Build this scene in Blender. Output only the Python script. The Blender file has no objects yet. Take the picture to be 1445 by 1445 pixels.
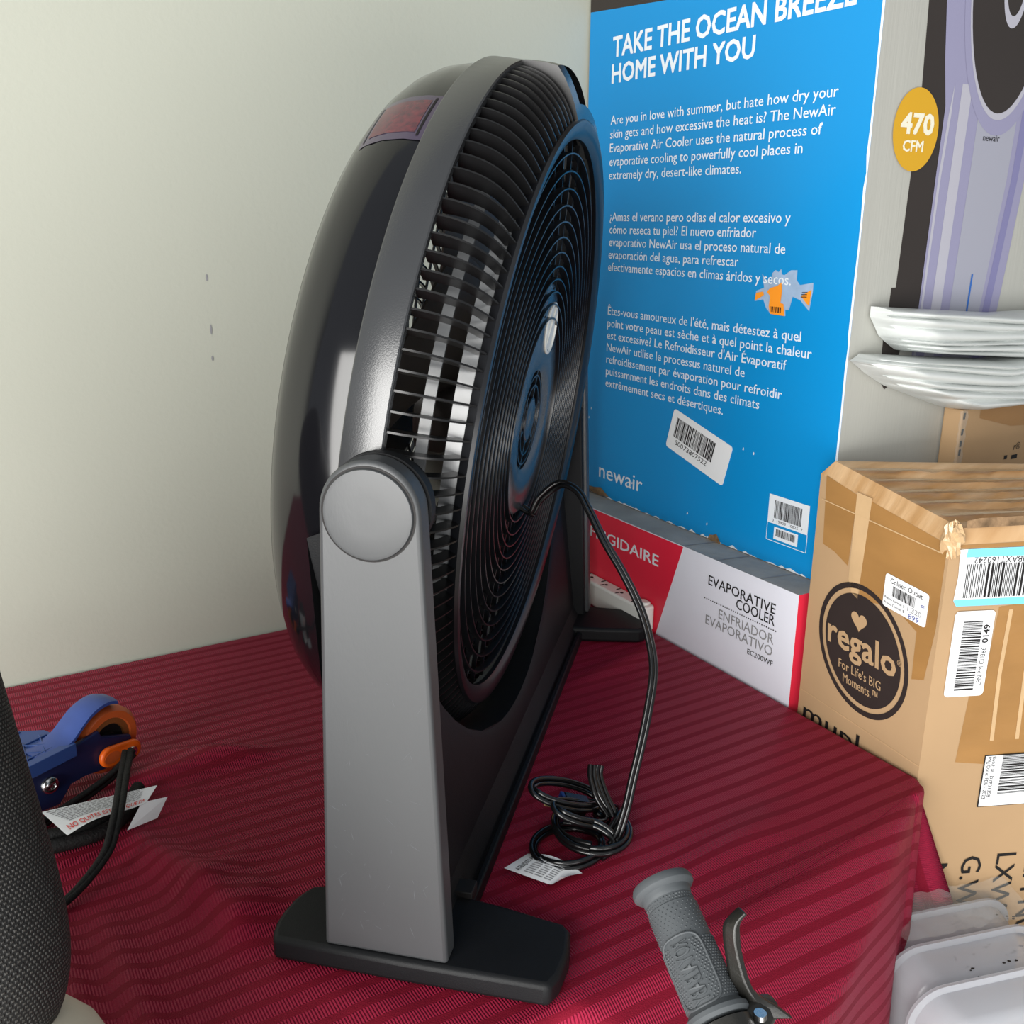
import bpy, bmesh, math, random
from mathutils import Vector, Matrix

random.seed(7)
SC = bpy.context.scene
COL = SC.collection
PI = math.pi
sin, cos, rad = math.sin, math.cos, math.radians

# ------------------------------------------------------------------ camera
P_, R_, Y_ = rad(16.77), rad(0.30), rad(31.03)
fh = Vector((sin(Y_), cos(Y_), 0)); rt = Vector((cos(Y_), -sin(Y_), 0)); up = Vector((0, 0, 1))
cd = cos(P_) * fh - sin(P_) * up
cu = sin(P_) * fh + cos(P_) * up
cR = cos(R_) * rt + sin(R_) * cu
cU = -sin(R_) * rt + cos(R_) * cu
cam_d = bpy.data.cameras.new('camera')
cam_d.sensor_width = 36.0
cam_d.lens = 36.0 * 1380 / 1445
cam_d.clip_start = 0.01
cam = bpy.data.objects.new('camera', cam_d)
COL.objects.link(cam)
CAM_H = 0.51
cam.matrix_world = Matrix(((cR.x, cU.x, -cd.x, 0), (cR.y, cU.y, -cd.y, 0), (cR.z, cU.z, -cd.z, CAM_H), (0, 0, 0, 1)))
SC.camera = cam

# ------------------------------------------------------------------ world and light
w = bpy.data.worlds.new('world'); SC.world = w
w.use_nodes = True
bg = w.node_tree.nodes['Background']
bg.inputs[0].default_value = (0.86, 0.93, 1.0, 1)
bg.inputs[1].default_value = 0.31


def area(name, loc, target, sx, sy, energy, col):
    d = bpy.data.lights.new(name, 'AREA')
    d.shape = 'RECTANGLE'; d.size = sx; d.size_y = sy; d.energy = energy; d.color = col
    o = bpy.data.objects.new(name, d); COL.objects.link(o)
    o.location = loc
    v = Vector(target) - Vector(loc)
    o.rotation_euler = v.to_track_quat('-Z', 'Y').to_euler()
    return o


area('daylight_window', (-1.35, -0.50, 0.42), (0.50, 0.72, 0.15), 1.5, 1.75, 86, (1.0, 0.985, 0.955))
area('low_front_fill', (-0.05, -1.55, -0.22), (0.68, 0.5, -0.05), 1.7, 0.95, 24, (1.0, 0.985, 0.96))  # unseen low lamp added to brighten the cloth's front overhang
area('ceiling_fill', (0.3, -0.4, 1.75), (0.55, 0.6, 0.0), 1.6, 1.2, 2.5, (1.0, 0.97, 0.92))  # weak overhead fill, added without a known source

SC.view_settings.view_transform = 'Standard'
SC.view_settings.look = 'None'
SC.view_settings.gamma = 1.0
SC.view_settings.use_curve_mapping = False
SC.view_settings.exposure = 0.08


# ------------------------------------------------------------------ materials
def lin(c):
    out = []
    for v in c:
        v = v / 255.0
        out.append(v / 12.92 if v <= 0.04045 else ((v + 0.055) / 1.055) ** 2.4)
    return tuple(out) + (1.0,)


def new_mat(name):
    m = bpy.data.materials.new(name); m.use_nodes = True
    return m, m.node_tree.nodes, m.node_tree.links, m.node_tree.nodes['Principled BSDF']


def mat(name, rgb, rough=0.5, spec=0.5, metal=0.0, var=0.0, vscale=8.0, bump=0.0, bscale=60.0, stretch=(1, 1, 1), dark=None, coat=0.0):
    m, n, l, b = new_mat(name)
    b.inputs['Roughness'].default_value = rough
    b.inputs['Specular IOR Level'].default_value = spec
    b.inputs['Metallic'].default_value = metal
    b.inputs['Coat Weight'].default_value = coat
    base = lin(rgb)
    b.inputs['Base Color'].default_value = base
    if var or bump:
        tc = n.new('ShaderNodeTexCoord'); mp = n.new('ShaderNodeMapping')
        mp.inputs['Scale'].default_value = stretch
        l.new(tc.outputs['Object'], mp.inputs['Vector'])
    if var:
        t = n.new('ShaderNodeTexNoise'); t.inputs['Scale'].default_value = vscale; t.inputs['Detail'].default_value = 6
        l.new(mp.outputs[0], t.inputs['Vector'])
        r = n.new('ShaderNodeValToRGB')
        r.color_ramp.elements[0].position = 0.3; r.color_ramp.elements[1].position = 0.72
        d = lin(dark) if dark else tuple(c * (1 - var) for c in base[:3]) + (1,)
        r.color_ramp.elements[0].color = d
        r.color_ramp.elements[1].color = base
        l.new(t.outputs['Fac'], r.inputs[0]); l.new(r.outputs[0], b.inputs['Base Color'])
    if bump:
        t2 = n.new('ShaderNodeTexNoise'); t2.inputs['Scale'].default_value = bscale; t2.inputs['Detail'].default_value = 4
        l.new(mp.outputs[0], t2.inputs['Vector'])
        bp = n.new('ShaderNodeBump'); bp.inputs['Strength'].default_value = bump; bp.inputs['Distance'].default_value = 0.002
        l.new(t2.outputs['Fac'], bp.inputs['Height']); l.new(bp.outputs[0], b.inputs['Normal'])
    return m


def cloth_mat():
    m, n, l, b = new_mat('burgundy_jacquard_satin')
    uv = n.new('ShaderNodeUVMap'); uv.uv_map = 'UVMap'
    sep = n.new('ShaderNodeSeparateXYZ'); l.new(uv.outputs[0], sep.inputs[0])

    def math_n(op, a, bb=None, clamp=False):
        q = n.new('ShaderNodeMath'); q.operation = op; q.use_clamp = clamp
        for i, v in enumerate((a, bb)):
            if v is None: continue
            if isinstance(v, (int, float)): q.inputs[i].default_value = v
            else: l.new(v, q.inputs[i])
        return q.outputs[0]
    nz = n.new('ShaderNodeTexNoise'); nz.inputs['Scale'].default_value = 6
    l.new(uv.outputs[0], nz.inputs['Vector'])
    wob = math_n('MULTIPLY', math_n('SUBTRACT', nz.outputs['Fac'], 0.5), 0.006)
    ph = math_n('MULTIPLY', math_n('SUBTRACT', math_n('ADD', sep.outputs[1], wob), 0.592), 2 * PI / 0.0183)
    band = math_n('MULTIPLY', math_n('ADD', math_n('COSINE', ph), 0.50), 4.5, True)      # 1 in the satin bands
    rib = math_n('SINE', math_n('MULTIPLY', sep.outputs[0], 2 * PI / 0.0021))
    fine = n.new('ShaderNodeTexNoise'); fine.inputs['Scale'].default_value = 900; fine.inputs['Detail'].default_value = 2
    l.new(uv.outputs[0], fine.inputs['Vector'])
    big = n.new('ShaderNodeTexNoise'); big.inputs['Scale'].default_value = 3.0
    l.new(uv.outputs[0], big.inputs['Vector'])
    mx = n.new('ShaderNodeMix'); mx.data_type = 'RGBA'
    mx.inputs[6].default_value = lin((128, 25, 44)); mx.inputs[7].default_value = lin((155, 36, 63))
    l.new(band, mx.inputs[0])
    mx2 = n.new('ShaderNodeMix'); mx2.data_type = 'RGBA'; mx2.blend_type = 'MULTIPLY'; mx2.inputs[0].default_value = 0.35
    l.new(mx.outputs[2], mx2.inputs[6]); l.new(fine.outputs['Fac'], mx2.inputs[7])
    l.new(mx2.outputs[2], b.inputs['Base Color'])
    mr = n.new('ShaderNodeMix'); mr.data_type = 'FLOAT'
    mr.inputs[2].default_value = 0.62; mr.inputs[3].default_value = 0.40
    l.new(band, mr.inputs[0]); l.new(mr.outputs[0], b.inputs['Roughness'])
    b.inputs['Specular IOR Level'].default_value = 0.26
    b.inputs['Specular Tint'].default_value = lin((255, 120, 150))
    b.inputs['Sheen Weight'].default_value = 0.08
    b.inputs['Sheen Roughness'].default_value = 0.4
    b.inputs['Sheen Tint'].default_value = lin((230, 90, 130))
    h = math_n('ADD', math_n('MULTIPLY', math_n('MULTIPLY', rib, band), 0.5), math_n('MULTIPLY', fine.outputs['Fac'], 0.6))
    bp = n.new('ShaderNodeBump'); bp.inputs['Strength'].default_value = 0.8; bp.inputs['Distance'].default_value = 0.0009
    l.new(h, bp.inputs['Height']); l.new(bp.outputs[0], b.inputs['Normal'])
    return m


def mesh_fabric_mat():
    m, n, l, b = new_mat('black_knit_mesh')
    uv = n.new('ShaderNodeUVMap'); uv.uv_map = 'UVMap'
    br = n.new('ShaderNodeTexBrick')
    br.inputs['Color1'].default_value = lin((70, 68, 64)); br.inputs['Color2'].default_value = lin((46, 45, 43))
    br.inputs['Mortar'].default_value = lin((9, 9, 9))
    br.inputs['Scale'].default_value = 1.0
    br.inputs['Mortar Size'].default_value = 0.32
    br.inputs['Mortar Smooth'].default_value = 0.6
    br.inputs['Brick Width'].default_value = 1.0
    br.inputs['Row Height'].default_value = 1.0
    l.new(uv.outputs[0], br.inputs['Vector'])
    l.new(br.outputs['Color'], b.inputs['Base Color'])
    b.inputs['Roughness'].default_value = 0.6
    bp = n.new('ShaderNodeBump'); bp.inputs['Strength'].default_value = 0.8; bp.inputs['Distance'].default_value = 0.001; bp.invert = True
    l.new(br.outputs['Fac'], bp.inputs['Height']); l.new(bp.outputs[0], b.inputs['Normal'])
    return m


def clear_mat(name, rgb, alpha, rough):
    m, n, l, b = new_mat(name)
    b.inputs['Base Color'].default_value = lin(rgb)
    b.inputs['Roughness'].default_value = rough
    b.inputs['Alpha'].default_value = alpha
    b.inputs['Specular IOR Level'].default_value = 0.7
    return m


M = {}
M['wall'] = mat('wall_paint', (178, 180, 167), 0.75, 0.3, var=0.035, vscale=2.2, bump=0.12, bscale=180)
M['floor'] = mat('floor_tile', (150, 145, 138), 0.5, var=0.1, vscale=3)
M['cloth'] = cloth_mat()
M['plastic'] = mat('black_matte_plastic', (22, 23, 25), 0.50, 0.20, var=0.25, vscale=14, bump=0.10, bscale=900)
M['tower'] = mat('scuffed_black_plastic', (62, 64, 66), 0.44, 0.62, var=0.15, vscale=9, bump=0.03, bscale=700, stretch=(1, 1, 0.35))
M['strip'] = mat('satin_black_plastic', (50, 51, 53), 0.25, 0.95, var=0.15, vscale=10, bump=0.05, bscale=900)
M['gloss'] = mat('glossy_black_plastic', (17, 17, 20), 0.10, 0.55, var=0.2, vscale=6)
M['rib'] = mat('ribbed_black_plastic', (20, 20, 21), 0.30, 0.5)
M['band'] = mat('black_plastic_lit_grey', (120, 122, 124), 0.22, 0.8, var=0.25, vscale=30)  # support rings: black plastic, its window gloss put into the grey base colour
M['grille'] = mat('grille_black_plastic', (18, 19, 22), 0.28, 0.6)
M['blade'] = mat('brown_grey_blade_plastic', (62, 58, 54), 0.35, 0.5)
M['white_plastic'] = mat('white_plastic', (228, 228, 222), 0.35, 0.5)
M['cord'] = mat('black_cord_rubber', (14, 14, 15), 0.22, 0.6)
M['blue_plastic'] = mat('plug_blue_plastic', (30, 60, 130), 0.4)
M['brass'] = mat('plug_brass', (190, 160, 110), 0.35, metal=0.9)
M['paper'] = mat('white_paper', (232, 234, 236), 0.7, 0.2)
M['ink'] = mat('black_ink', (26, 24, 24), 0.6, 0.3)
M['ink_grey'] = mat('grey_ink', (140, 140, 142), 0.6, 0.3)
M['ink_red'] = mat('red_ink', (215, 70, 60), 0.6, 0.3)
M['ink_blue'] = mat('blue_pen_ink', (70, 80, 150), 0.6, 0.3)
M['box_blue'] = mat('printed_blue_card', (6, 138, 205), 0.38, 0.45, var=0.0, bump=0.04, bscale=30)
M['box_white'] = mat('white_corrugated_card', (174, 174, 167), 0.6, 0.3, var=0.05, vscale=4, bump=0.12, bscale=40, stretch=(8, 8, 0.4))
M['box_dark'] = mat('printed_dark_card', (54, 48, 45), 0.45, 0.35, var=0.15, vscale=5)
M['print_white'] = mat('printed_white', (226, 232, 238), 0.5, 0.3)
M['lav'] = mat('printed_lavender', (146, 144, 172), 0.5, 0.3)
M['lav_light'] = mat('printed_pale_grey', (176, 175, 186), 0.5, 0.3)
M['lav_mid'] = mat('printed_mid_grey', (158, 159, 172), 0.5, 0.3)
M['lav_dark'] = mat('printed_violet_grey', (126, 124, 164), 0.5, 0.3)
M['badge'] = mat('printed_ochre', (206, 158, 40), 0.5, 0.3)
M['led'] = mat('printed_blue_bar', (40, 100, 180), 0.5)
M['cream_print'] = mat('printed_cream', (232, 228, 206), 0.5)
M['orange'] = mat('orange_sticker_paper', (246, 150, 34), 0.5)
M['torn'] = mat('torn_paper_residue', (160, 184, 214), 0.8, 0.2, var=0.2, vscale=60)
M['red_card'] = mat('printed_red_card', (226, 40, 66), 0.42, 0.45, var=0.08, vscale=10)
M['white_card'] = mat('printed_white_card', (226, 228, 238), 0.45, 0.4, var=0.04, vscale=10)
M['grey_card'] = mat('scuffed_grey_card', (176, 172, 166), 0.7, 0.3, var=0.35, vscale=14, bump=0.4, bscale=60)
M['kraft'] = mat('kraft_cardboard', (178, 147, 111), 0.7, 0.25, var=0.10, vscale=9, bump=0.25, bscale=30)
M['tape'] = mat('brown_packing_tape', (164, 122, 72), 0.28, 0.5, var=0.18, vscale=12, bump=0.5, bscale=22, stretch=(1, 1, 2.5))
M['tape_top'] = mat('taped_worn_card', (206, 172, 132), 0.35, 0.5, var=0.3, vscale=10, bump=0.5, bscale=22, stretch=(1, 6, 1), dark=(170, 128, 80))
M['tape_clear'] = mat('pale_glossy_tape', (205, 172, 130), 0.18, 0.6, var=0.15, vscale=25, bump=0.6, bscale=30)
M['kraft_edge'] = mat('torn_kraft_edge', (150, 122, 92), 0.9, 0.2, var=0.6, vscale=90, bump=1.0, bscale=120)
M['brown_ink'] = mat('brown_black_ink', (48, 40, 38), 0.55, 0.3, var=0.15, vscale=30)
M['label_blue'] = mat('sky_blue_label_band', (120, 205, 240), 0.4)
M['sheet'] = mat('white_plastic_sheeting', (208, 212, 210), 0.32, 0.5, bump=0.25, bscale=25, stretch=(1, 4, 4))
M['clear'] = clear_mat('clear_polypropylene', (196, 198, 204), 0.52, 0.22)
M['wrap'] = clear_mat('clear_shrink_wrap', (225, 228, 224), 0.16, 0.12)
M['speck'] = mat('black_specks', (30, 28, 26), 0.8)
M['grip'] = mat('grey_grip_rubber', (74, 78, 81), 0.6, 0.35)
M['lever'] = mat('black_cast_metal', (32, 31, 28), 0.38, 0.6, bump=0.1, bscale=500)
M['metal'] = mat('bright_steel', (200, 200, 200), 0.2, metal=1.0)
M['tube'] = mat('gloss_black_steel', (14, 14, 15), 0.15, 0.7)
M['navy'] = mat('navy_plastic', (26, 36, 76), 0.4, 0.5)
M['blue2'] = mat('royal_blue_plastic', (46, 76, 140), 0.42, 0.5)
M['fender'] = mat('blue_brake_plastic', (54, 82, 158), 0.35, 0.5, var=0.25, vscale=25)
M['wheel'] = mat('orange_urethane', (206, 96, 44), 0.4, 0.5)
M['wheel_rim'] = mat('dark_orange_core', (140, 84, 40), 0.5)
M['orange_pl'] = mat('bright_orange_plastic', (248, 106, 24), 0.35, 0.5)
M['strap'] = mat('black_webbing', (26, 26, 26), 0.7, 0.3, bump=0.5, bscale=400)
M['mesh'] = mesh_fabric_mat()
M['cream'] = mat('cream_plastic', (214, 204, 184), 0.45, 0.4)
M['sticker_mauve'] = mat('mauve_sticker', (70, 62, 78), 0.16)
M['sticker_red'] = mat('mottled_dark_red_sticker', (104, 50, 58), 0.16, var=0.5, vscale=220, dark=(66, 44, 52))
M['table'] = mat('white_table_plastic', (220, 220, 215), 0.5)
M['steel_leg'] = mat('grey_table_steel', (110, 110, 112), 0.4, metal=0.6)
M['scuff'] = mat('pale_scuff_marks', (98, 101, 104), 0.55, 0.3)
M['dirt'] = mat('grey_smudge', (78, 58, 62), 0.8)


# ------------------------------------------------------------------ mesh builder
class MB:
    def __init__(self):
        self.v = []; self.f = []; self.m = []; self.uv = None; self.mats = []

    def mi(self, key):
        if key not in self.mats: self.mats.append(key)
        return self.mats.index(key)

    def add(self, vs, fs, key):
        o = len(self.v); k = self.mi(key)
        self.v += [tuple(p) for p in vs]
        for f in fs:
            self.f.append([i + o for i in f]); self.m.append(k)

    def box(self, lo, hi, key, T=None):
        x0, y0, z0 = lo; x1, y1, z1 = hi
        vs = [Vector(p) for p in ((x0, y0, z0), (x1, y0, z0), (x1, y1, z0), (x0, y1, z0), (x0, y0, z1), (x1, y0, z1), (x1, y1, z1), (x0, y1, z1))]
        if T: vs = [T(p) for p in vs]
        self.add(vs, [(0, 3, 2, 1), (4, 5, 6, 7), (0, 1, 5, 4), (1, 2, 6, 5), (2, 3, 7, 6), (3, 0, 4, 7)], key)

    def prism(self, pts, o, u, v, wv, key, cap=True):
        """outline pts (2D) in the frame o,u,v; extruded by vector wv"""
        o, u, v, wv = Vector(o), Vector(u), Vector(v), Vector(wv)
        n = len(pts)
        a = [o + u * p[0] + v * p[1] for p in pts]
        b = [p + wv for p in a]
        fs = [(i, (i + 1) % n, n + (i + 1) % n, n + i) for i in range(n)]
        if cap: fs += [tuple(range(n - 1, -1, -1)), tuple(range(n, 2 * n))]
        self.add(a + b, fs, key)

    def flat(self, pts, o, u, v, key):
        o, u, v = Vector(o), Vector(u), Vector(v)
        self.add([o + u * p[0] + v * p[1] for p in pts], [tuple(range(len(pts)))], key)

    def tube(self, path, r, key, seg=8, closed=False, cap=True, flatn=1.0):
        path = [Vector(p) for p in path]; n = len(path)
        rr = r if isinstance(r, (list, tuple)) else [r] * n
        vs = []; prev = None
        for i, p in enumerate(path):
            a = path[(i - 1) % n] if (i > 0 or closed) else p
            c = path[(i + 1) % n] if (i < n - 1 or closed) else p
            t = (c - a).normalized()
            if prev is None:
                prev = t.orthogonal().normalized()
            prev = (prev - t * prev.dot(t))
            if prev.length < 1e-6: prev = t.orthogonal()
            prev.normalize()
            q = t.cross(prev)
            for k in range(seg):
                an = 2 * PI * k / seg
                vs.append(p + (prev * cos(an) + q * sin(an) * flatn) * rr[i])
        fs = []
        for i in range(n if closed else n - 1):
            j = (i + 1) % n
            for k in range(seg):
                fs.append((i * seg + k, i * seg + (k + 1) % seg, j * seg + (k + 1) % seg, j * seg + k))
        if cap and not closed:
            fs.append(tuple(range(seg - 1, -1, -1))); fs.append(tuple((n - 1) * seg + k for k in range(seg)))
        self.add(vs, fs, key)

    def rev(self, prof, F, key, seg=96, t0=0.0, t1=2 * PI, closed_prof=False):
        """revolve profile of (d, r) with F(d, r, theta)"""
        full = abs(t1 - t0 - 2 * PI) < 1e-6
        ns = seg if full else seg + 1
        n = len(prof)
        vs = [F(d, r, t0 + (t1 - t0) * k / seg) for k in range(ns) for d, r in prof]
        fs = []
        for k in range(seg):
            k2 = (k + 1) % ns
            for i in range(n if closed_prof else n - 1):
                j = (i + 1) % n
                fs.append((k * n + i, k * n + j, k2 * n + j, k2 * n + i))
        if closed_prof and not full:
            fs.append(tuple(range(n))); fs.append(tuple(seg * n + i for i in range(n - 1, -1, -1)))
        self.add(vs, fs, key)

    def build(self, name, parent=None, smooth=None, bevel=0.0, bseg=2, loc=None, rotz=0.0, recalc=True):
        me = bpy.data.meshes.new(name)
        me.from_pydata(self.v, [], self.f)
        for k in self.mats: me.materials.append(M[k])
        me.polygons.foreach_set('material_index', self.m)
        if recalc:
            bm = bmesh.new(); bm.from_mesh(me)
            bmesh.ops.recalc_face_normals(bm, faces=bm.faces[:])
            bm.to_mesh(me); bm.free()
        if self.uv:
            lay = me.uv_layers.new(name='UVMap')
            for li, lp in enumerate(me.loops):
                lay.data[li].uv = self.uv[lp.vertex_index]
        if smooth is not None:
            me.polygons.foreach_set('use_smooth', [True] * len(me.polygons))
            me.set_sharp_from_angle(angle=rad(smooth))
        me.update()
        o = bpy.data.objects.new(name, me); COL.objects.link(o)
        if parent is not None: o.parent = parent
        if loc is not None: o.location = loc
        o.rotation_euler.z = rotz
        if bevel:
            b = o.modifiers.new('bevel', 'BEVEL'); b.width = bevel; b.segments = bseg; b.limit_method = 'ANGLE'; b.angle_limit = rad(40)
            b.harden_normals = False
        return o


def tag(o, label=None, cat=None, group=None, kind=None):
    if label: o['label'] = label
    if cat: o['category'] = cat
    if group: o['group'] = group
    if kind: o['kind'] = kind
    return o


def thing(name, label, cat, loc=(0, 0, 0), rotz=0.0, group=None):
    o = bpy.data.objects.new(name, None); COL.objects.link(o)
    o.empty_display_size = 0.05
    o.location = loc; o.rotation_euler = (0, 0, rotz)
    return tag(o, label, cat, group)


def glyphs(s, bold=0.0, extrude=0.0, res=2):
    cu_ = bpy.data.curves.new('text', 'FONT')
    cu_.body = s; cu_.size = 1.0; cu_.offset = bold; cu_.resolution_u = res; cu_.extrude = extrude
    ob = bpy.data.objects.new('text', cu_)
    me = bpy.data.meshes.new_from_object(ob)
    vs = [v.co.copy() for v in me.vertices]; fs = [tuple(p.vertices) for p in me.polygons]
    bpy.data.meshes.remove(me); bpy.data.objects.remove(ob); bpy.data.curves.remove(cu_)
    return vs, fs


CAPH = max(v.y for v in glyphs('H')[0])


def text(mb, s, o, u, v, key, cap, width=None, align='l', bold=0.0, scale=None, lift=None):
    """s written from o along u (up v); cap = capital height; width = total width"""
    vs, fs = glyphs(s)
    x0 = min(p.x for p in vs); x1 = max(p.x for p in vs)
    sy = cap / CAPH
    sx = (width / (x1 - x0)) if width else (scale if scale else sy)
    tw = (x1 - x0) * sx
    off = {'l': 0.0, 'r': -tw, 'c': -tw / 2}[align]
    o, u, v = Vector(o), Vector(u), Vector(v)
    nn = u.cross(v).normalized() * (lift if lift is not None else 0.0)
    pn_ = u.cross(v).normalized()
    shifts = [(0, 0)] if bold < 0.004 else ([(-bold, 0), (bold, 0)] if bold < 0.011 else [(-bold, -bold), (bold, -bold), (-bold, bold), (bold, bold), (0, 0)])
    for i, (ax, ay) in enumerate(shifts):
        mb.add([o + nn + pn_ * (0.00003 * i) + u * ((p.x + ax - x0) * sx + off) + v * ((p.y + ay) * sy) for p in vs], fs, key)
    return sx


def barcode(mb, o, u, v, wid, hei, key, n=34, seed=1, fill=0.5):
    rnd = random.Random(seed); x = 0.0; ws = []
    for i in range(n): ws.append((rnd.choice((1, 1, 2, 3)), rnd.choice((1, 1, 2))))
    tot = sum(a + b for a, b in ws)
    o, u, v = Vector(o), Vector(u), Vector(v)
    for a, b in ws:
        x0 = x / tot * wid; x1 = (x + a) / tot * wid; x += a + b
        mb.add([o + u * x0, o + u * x1, o + u * x1 + v * hei, o + u * x0 + v * hei], [(0, 1, 2, 3)], key)


def rrect(w_, h_, r, seg=5, cx=0.0, cy=0.0):
    pts = []
    for (sx, sy, a0) in ((1, -1, -PI / 2), (1, 1, 0), (-1, 1, PI / 2), (-1, -1, PI)):
        for k in range(seg + 1):
            a = a0 + PI / 2 * k / seg
            pts.append((cx + sx * (w_ / 2 - r) + r * cos(a), cy + sy * (h_ / 2 - r) + r * sin(a)))
    return pts


def ell(cx, cy, rx, ry, n=48, a0=0.0, a1=2 * PI):
    return [(cx + rx * cos(a0 + (a1 - a0) * k / n), cy + ry * sin(a0 + (a1 - a0) * k / n)) for k in range(n)]


def ring2d(mb, cx, cy, r0, r1, o, u, v, key, n=64, ry=1.0):
    o, u, v = Vector(o), Vector(u), Vector(v)
    vs = []
    for k in range(n):
        a = 2 * PI * k / n
        for r in (r0, r1):
            vs.append(o + u * (cx + r * cos(a)) + v * (cy + r * ry * sin(a)))
    mb.add(vs, [(2 * k, 2 * k + 1, 2 * ((k + 1) % n) + 1, 2 * ((k + 1) % n)) for k in range(n)], key)


def smooth_path(pts, n=8):
    """Catmull-Rom through pts"""
    P = [Vector(p) for p in pts]
    P = [P[0] * 2 - P[1]] + P + [P[-1] * 2 - P[-2]]
    out = []
    for i in range(1, len(P) - 2):
        p0, p1, p2, p3 = P[i - 1], P[i], P[i + 1], P[i + 2]
        for k in range(n):
            t = k / n
            out.append(0.5 * ((2 * p1) + (p2 - p0) * t + (2 * p0 - 5 * p1 + 4 * p2 - p3) * t * t + (3 * p1 - p0 - 3 * p2 + p3) * t ** 3))
    out.append(P[-2])
    return out


FLOOR_Z = -0.75
WALL_Y = 1.152

# ------------------------------------------------------------------ setting
mb = MB(); mb.box((-2.4, WALL_Y, FLOOR_Z), (2.6, WALL_Y + 0.12, 1.9), 'wall')
# three small dark marks on the paint
for (x, z, h) in ((0.288, 0.443, 0.008), (0.288, 0.385, 0.012), (0.287, 0.352, 0.006)):
    mb.flat(ell(x, z, 0.0013, h / 2, 8), (0, WALL_Y - 0.0006, 0), (1, 0, 0), (0, 0, 1), 'ink_grey')
wall_o = mb.build('wall_back'); tag(wall_o, kind='structure')
mb = MB(); mb.box((-2.4, -2.2, FLOOR_Z - 0.1), (2.6, WALL_Y + 0.12, FLOOR_Z), 'floor')
tag(mb.build('floor'), kind='structure')

# ------------------------------------------------------------------ table and cloth
TX0, TX1, TY0, TY1 = -0.95, 0.752, 0.445, 1.146
FRONT = [(TX0, 0.445), (0.28, 0.445), (0.36, 0.446), (0.45, 0.450), (0.55, 0.459), (0.64, 0.472), (0.70, 0.4835), (0.735, 0.492), (0.746, 0.4965), (0.752, 0.504)]
tb = thing('folding_table', 'white folding table under the burgundy striped cloth', 'table', (-0.1, 0.8, FLOOR_Z))
mb = MB()
slab = [(x - 0.008 if x > 0.7 else x, y + 0.008) for x, y in FRONT] + [(TX1 - 0.008, TY1 - 0.006), (TX0, TY1 - 0.006)]
mb.prism([(x + 0.1, y - 0.8) for x, y in slab], (0, 0, -0.045 - FLOOR_Z - 0.004), (1, 0, 0), (0, 1, 0), (0, 0, 0.04), 'table')
mb.build('tabletop', tb, bevel=0.004)
for lx in (TX0 + 0.12, TX1 - 0.12):
    for ly in (TY0 + 0.12, TY1 - 0.1):
        mb = MB(); mb.tube([(lx + 0.1, ly - 0.8, 0), (lx + 0.1, ly - 0.8, 0.707)], 0.013, 'steel_leg', 10)
        mb.build('leg', tb, smooth=40)


def gauss_ridge(x, y, ax, ay, bx, by, wdt, amp):
    """soft crease along the segment a-b"""
    dx, dy = bx - ax, by - ay
    L2 = dx * dx + dy * dy
    t = max(0.0, min(1.0, ((x - ax) * dx + (y - ay) * dy) / L2))
    d2 = (x - ax - t * dx) ** 2 + (y - ay - t * dy) ** 2
    return amp * math.exp(-d2 / (2 * wdt * wdt)) * (0.35 + 0.65 * sin(PI * min(1, max(0, t))) if 0 < t < 1 else 0.35)


WR = [(0.10, 0.78, 0.150, 0.58, 0.011, 0.010), (0.02, 0.70, 0.035, 0.47, 0.008, 0.009), (0.055, 0.69, 0.07, 0.46, 0.008, 0.006),
      (0.13, 0.72, 0.215, 0.50, 0.016, 0.009), (0.13, 0.92, 0.22, 0.86, 0.008, 0.005), (0.12, 0.88, 0.25, 0.86, 0.012, 0.007),
      (0.20, 0.62, 0.26, 0.50, 0.012, 0.004), (0.58, 0.83, 0.72, 0.86, 0.01, 0.003), (0.47, 0.50, 0.60, 0.53, 0.016, 0.004),
      (0.10, 0.66, 0.18, 0.72, 0.010, 0.004)]


def cloth_z(x, y):
    dx, dy = x - 0.253, y - 0.539                       # the cloth lies flat under the fan's front foot
    s_, n_ = dx * 0.693 + dy * 0.721, dx * 0.721 - dy * 0.693
    d_ = math.hypot(max(0.0, abs(s_) - 0.045), max(0.0, abs(n_) - 0.112))
    if d_ == 0.0: return 0.0
    fade = min(1.0, d_ / 0.03)
    z = 0.0
    for r in WR:
        z += 1.5 * fade * gauss_ridge(x, y, *r)
    return z


def interp(tab, x):
    if x <= tab[0][0]: return tab[0][1]
    for (x0_, v0), (x1_, v1) in zip(tab, tab[1:]):
        if x <= x1_:
            f = (x - x0_) / (x1_ - x0_)
            return tuple(p + (q - p) * f for p, q in zip(v0, v1)) if isinstance(v0, tuple) else v0 + (v1 - v0) * f
    return tab[-1][1]


def yfront(x): return interp(FRONT, x)


# stations along the edge: (arc position, horizontal drift per unit of drop)
edge = []
for k in range(40): edge.append((TX0, TY1 - (TY1 - TY0) * k / 40))
for k in range(150): edge.append((TX0 + (0.70 - TX0) * k / 150, yfront(TX0 + (0.70 - TX0) * k / 150)))
corner0 = len(edge)
cpts = smooth_path([(x, y, 0) for x, y in FRONT[6:]] + [(0.752, 0.515, 0)], 9)
for p in cpts: edge.append((p.x, p.y))
corner1 = len(edge)
for k in range(1, 50): edge.append((TX1, 0.515 + (TY1 - 0.515) * k / 49))
CTAB = [(0.0, (-0.11, -0.10)), (0.40, (-0.10, -0.11)), (0.55, (-0.17, -0.08)), (0.66, (-0.17, -0.05)), (0.765, (0.0, 0.03)), (0.83, (0.28, -0.27)), (0.87, (0.27, -0.27)), (0.93, (0.03, 0.0)), (1.0, (0.02, 0.0))]
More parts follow.
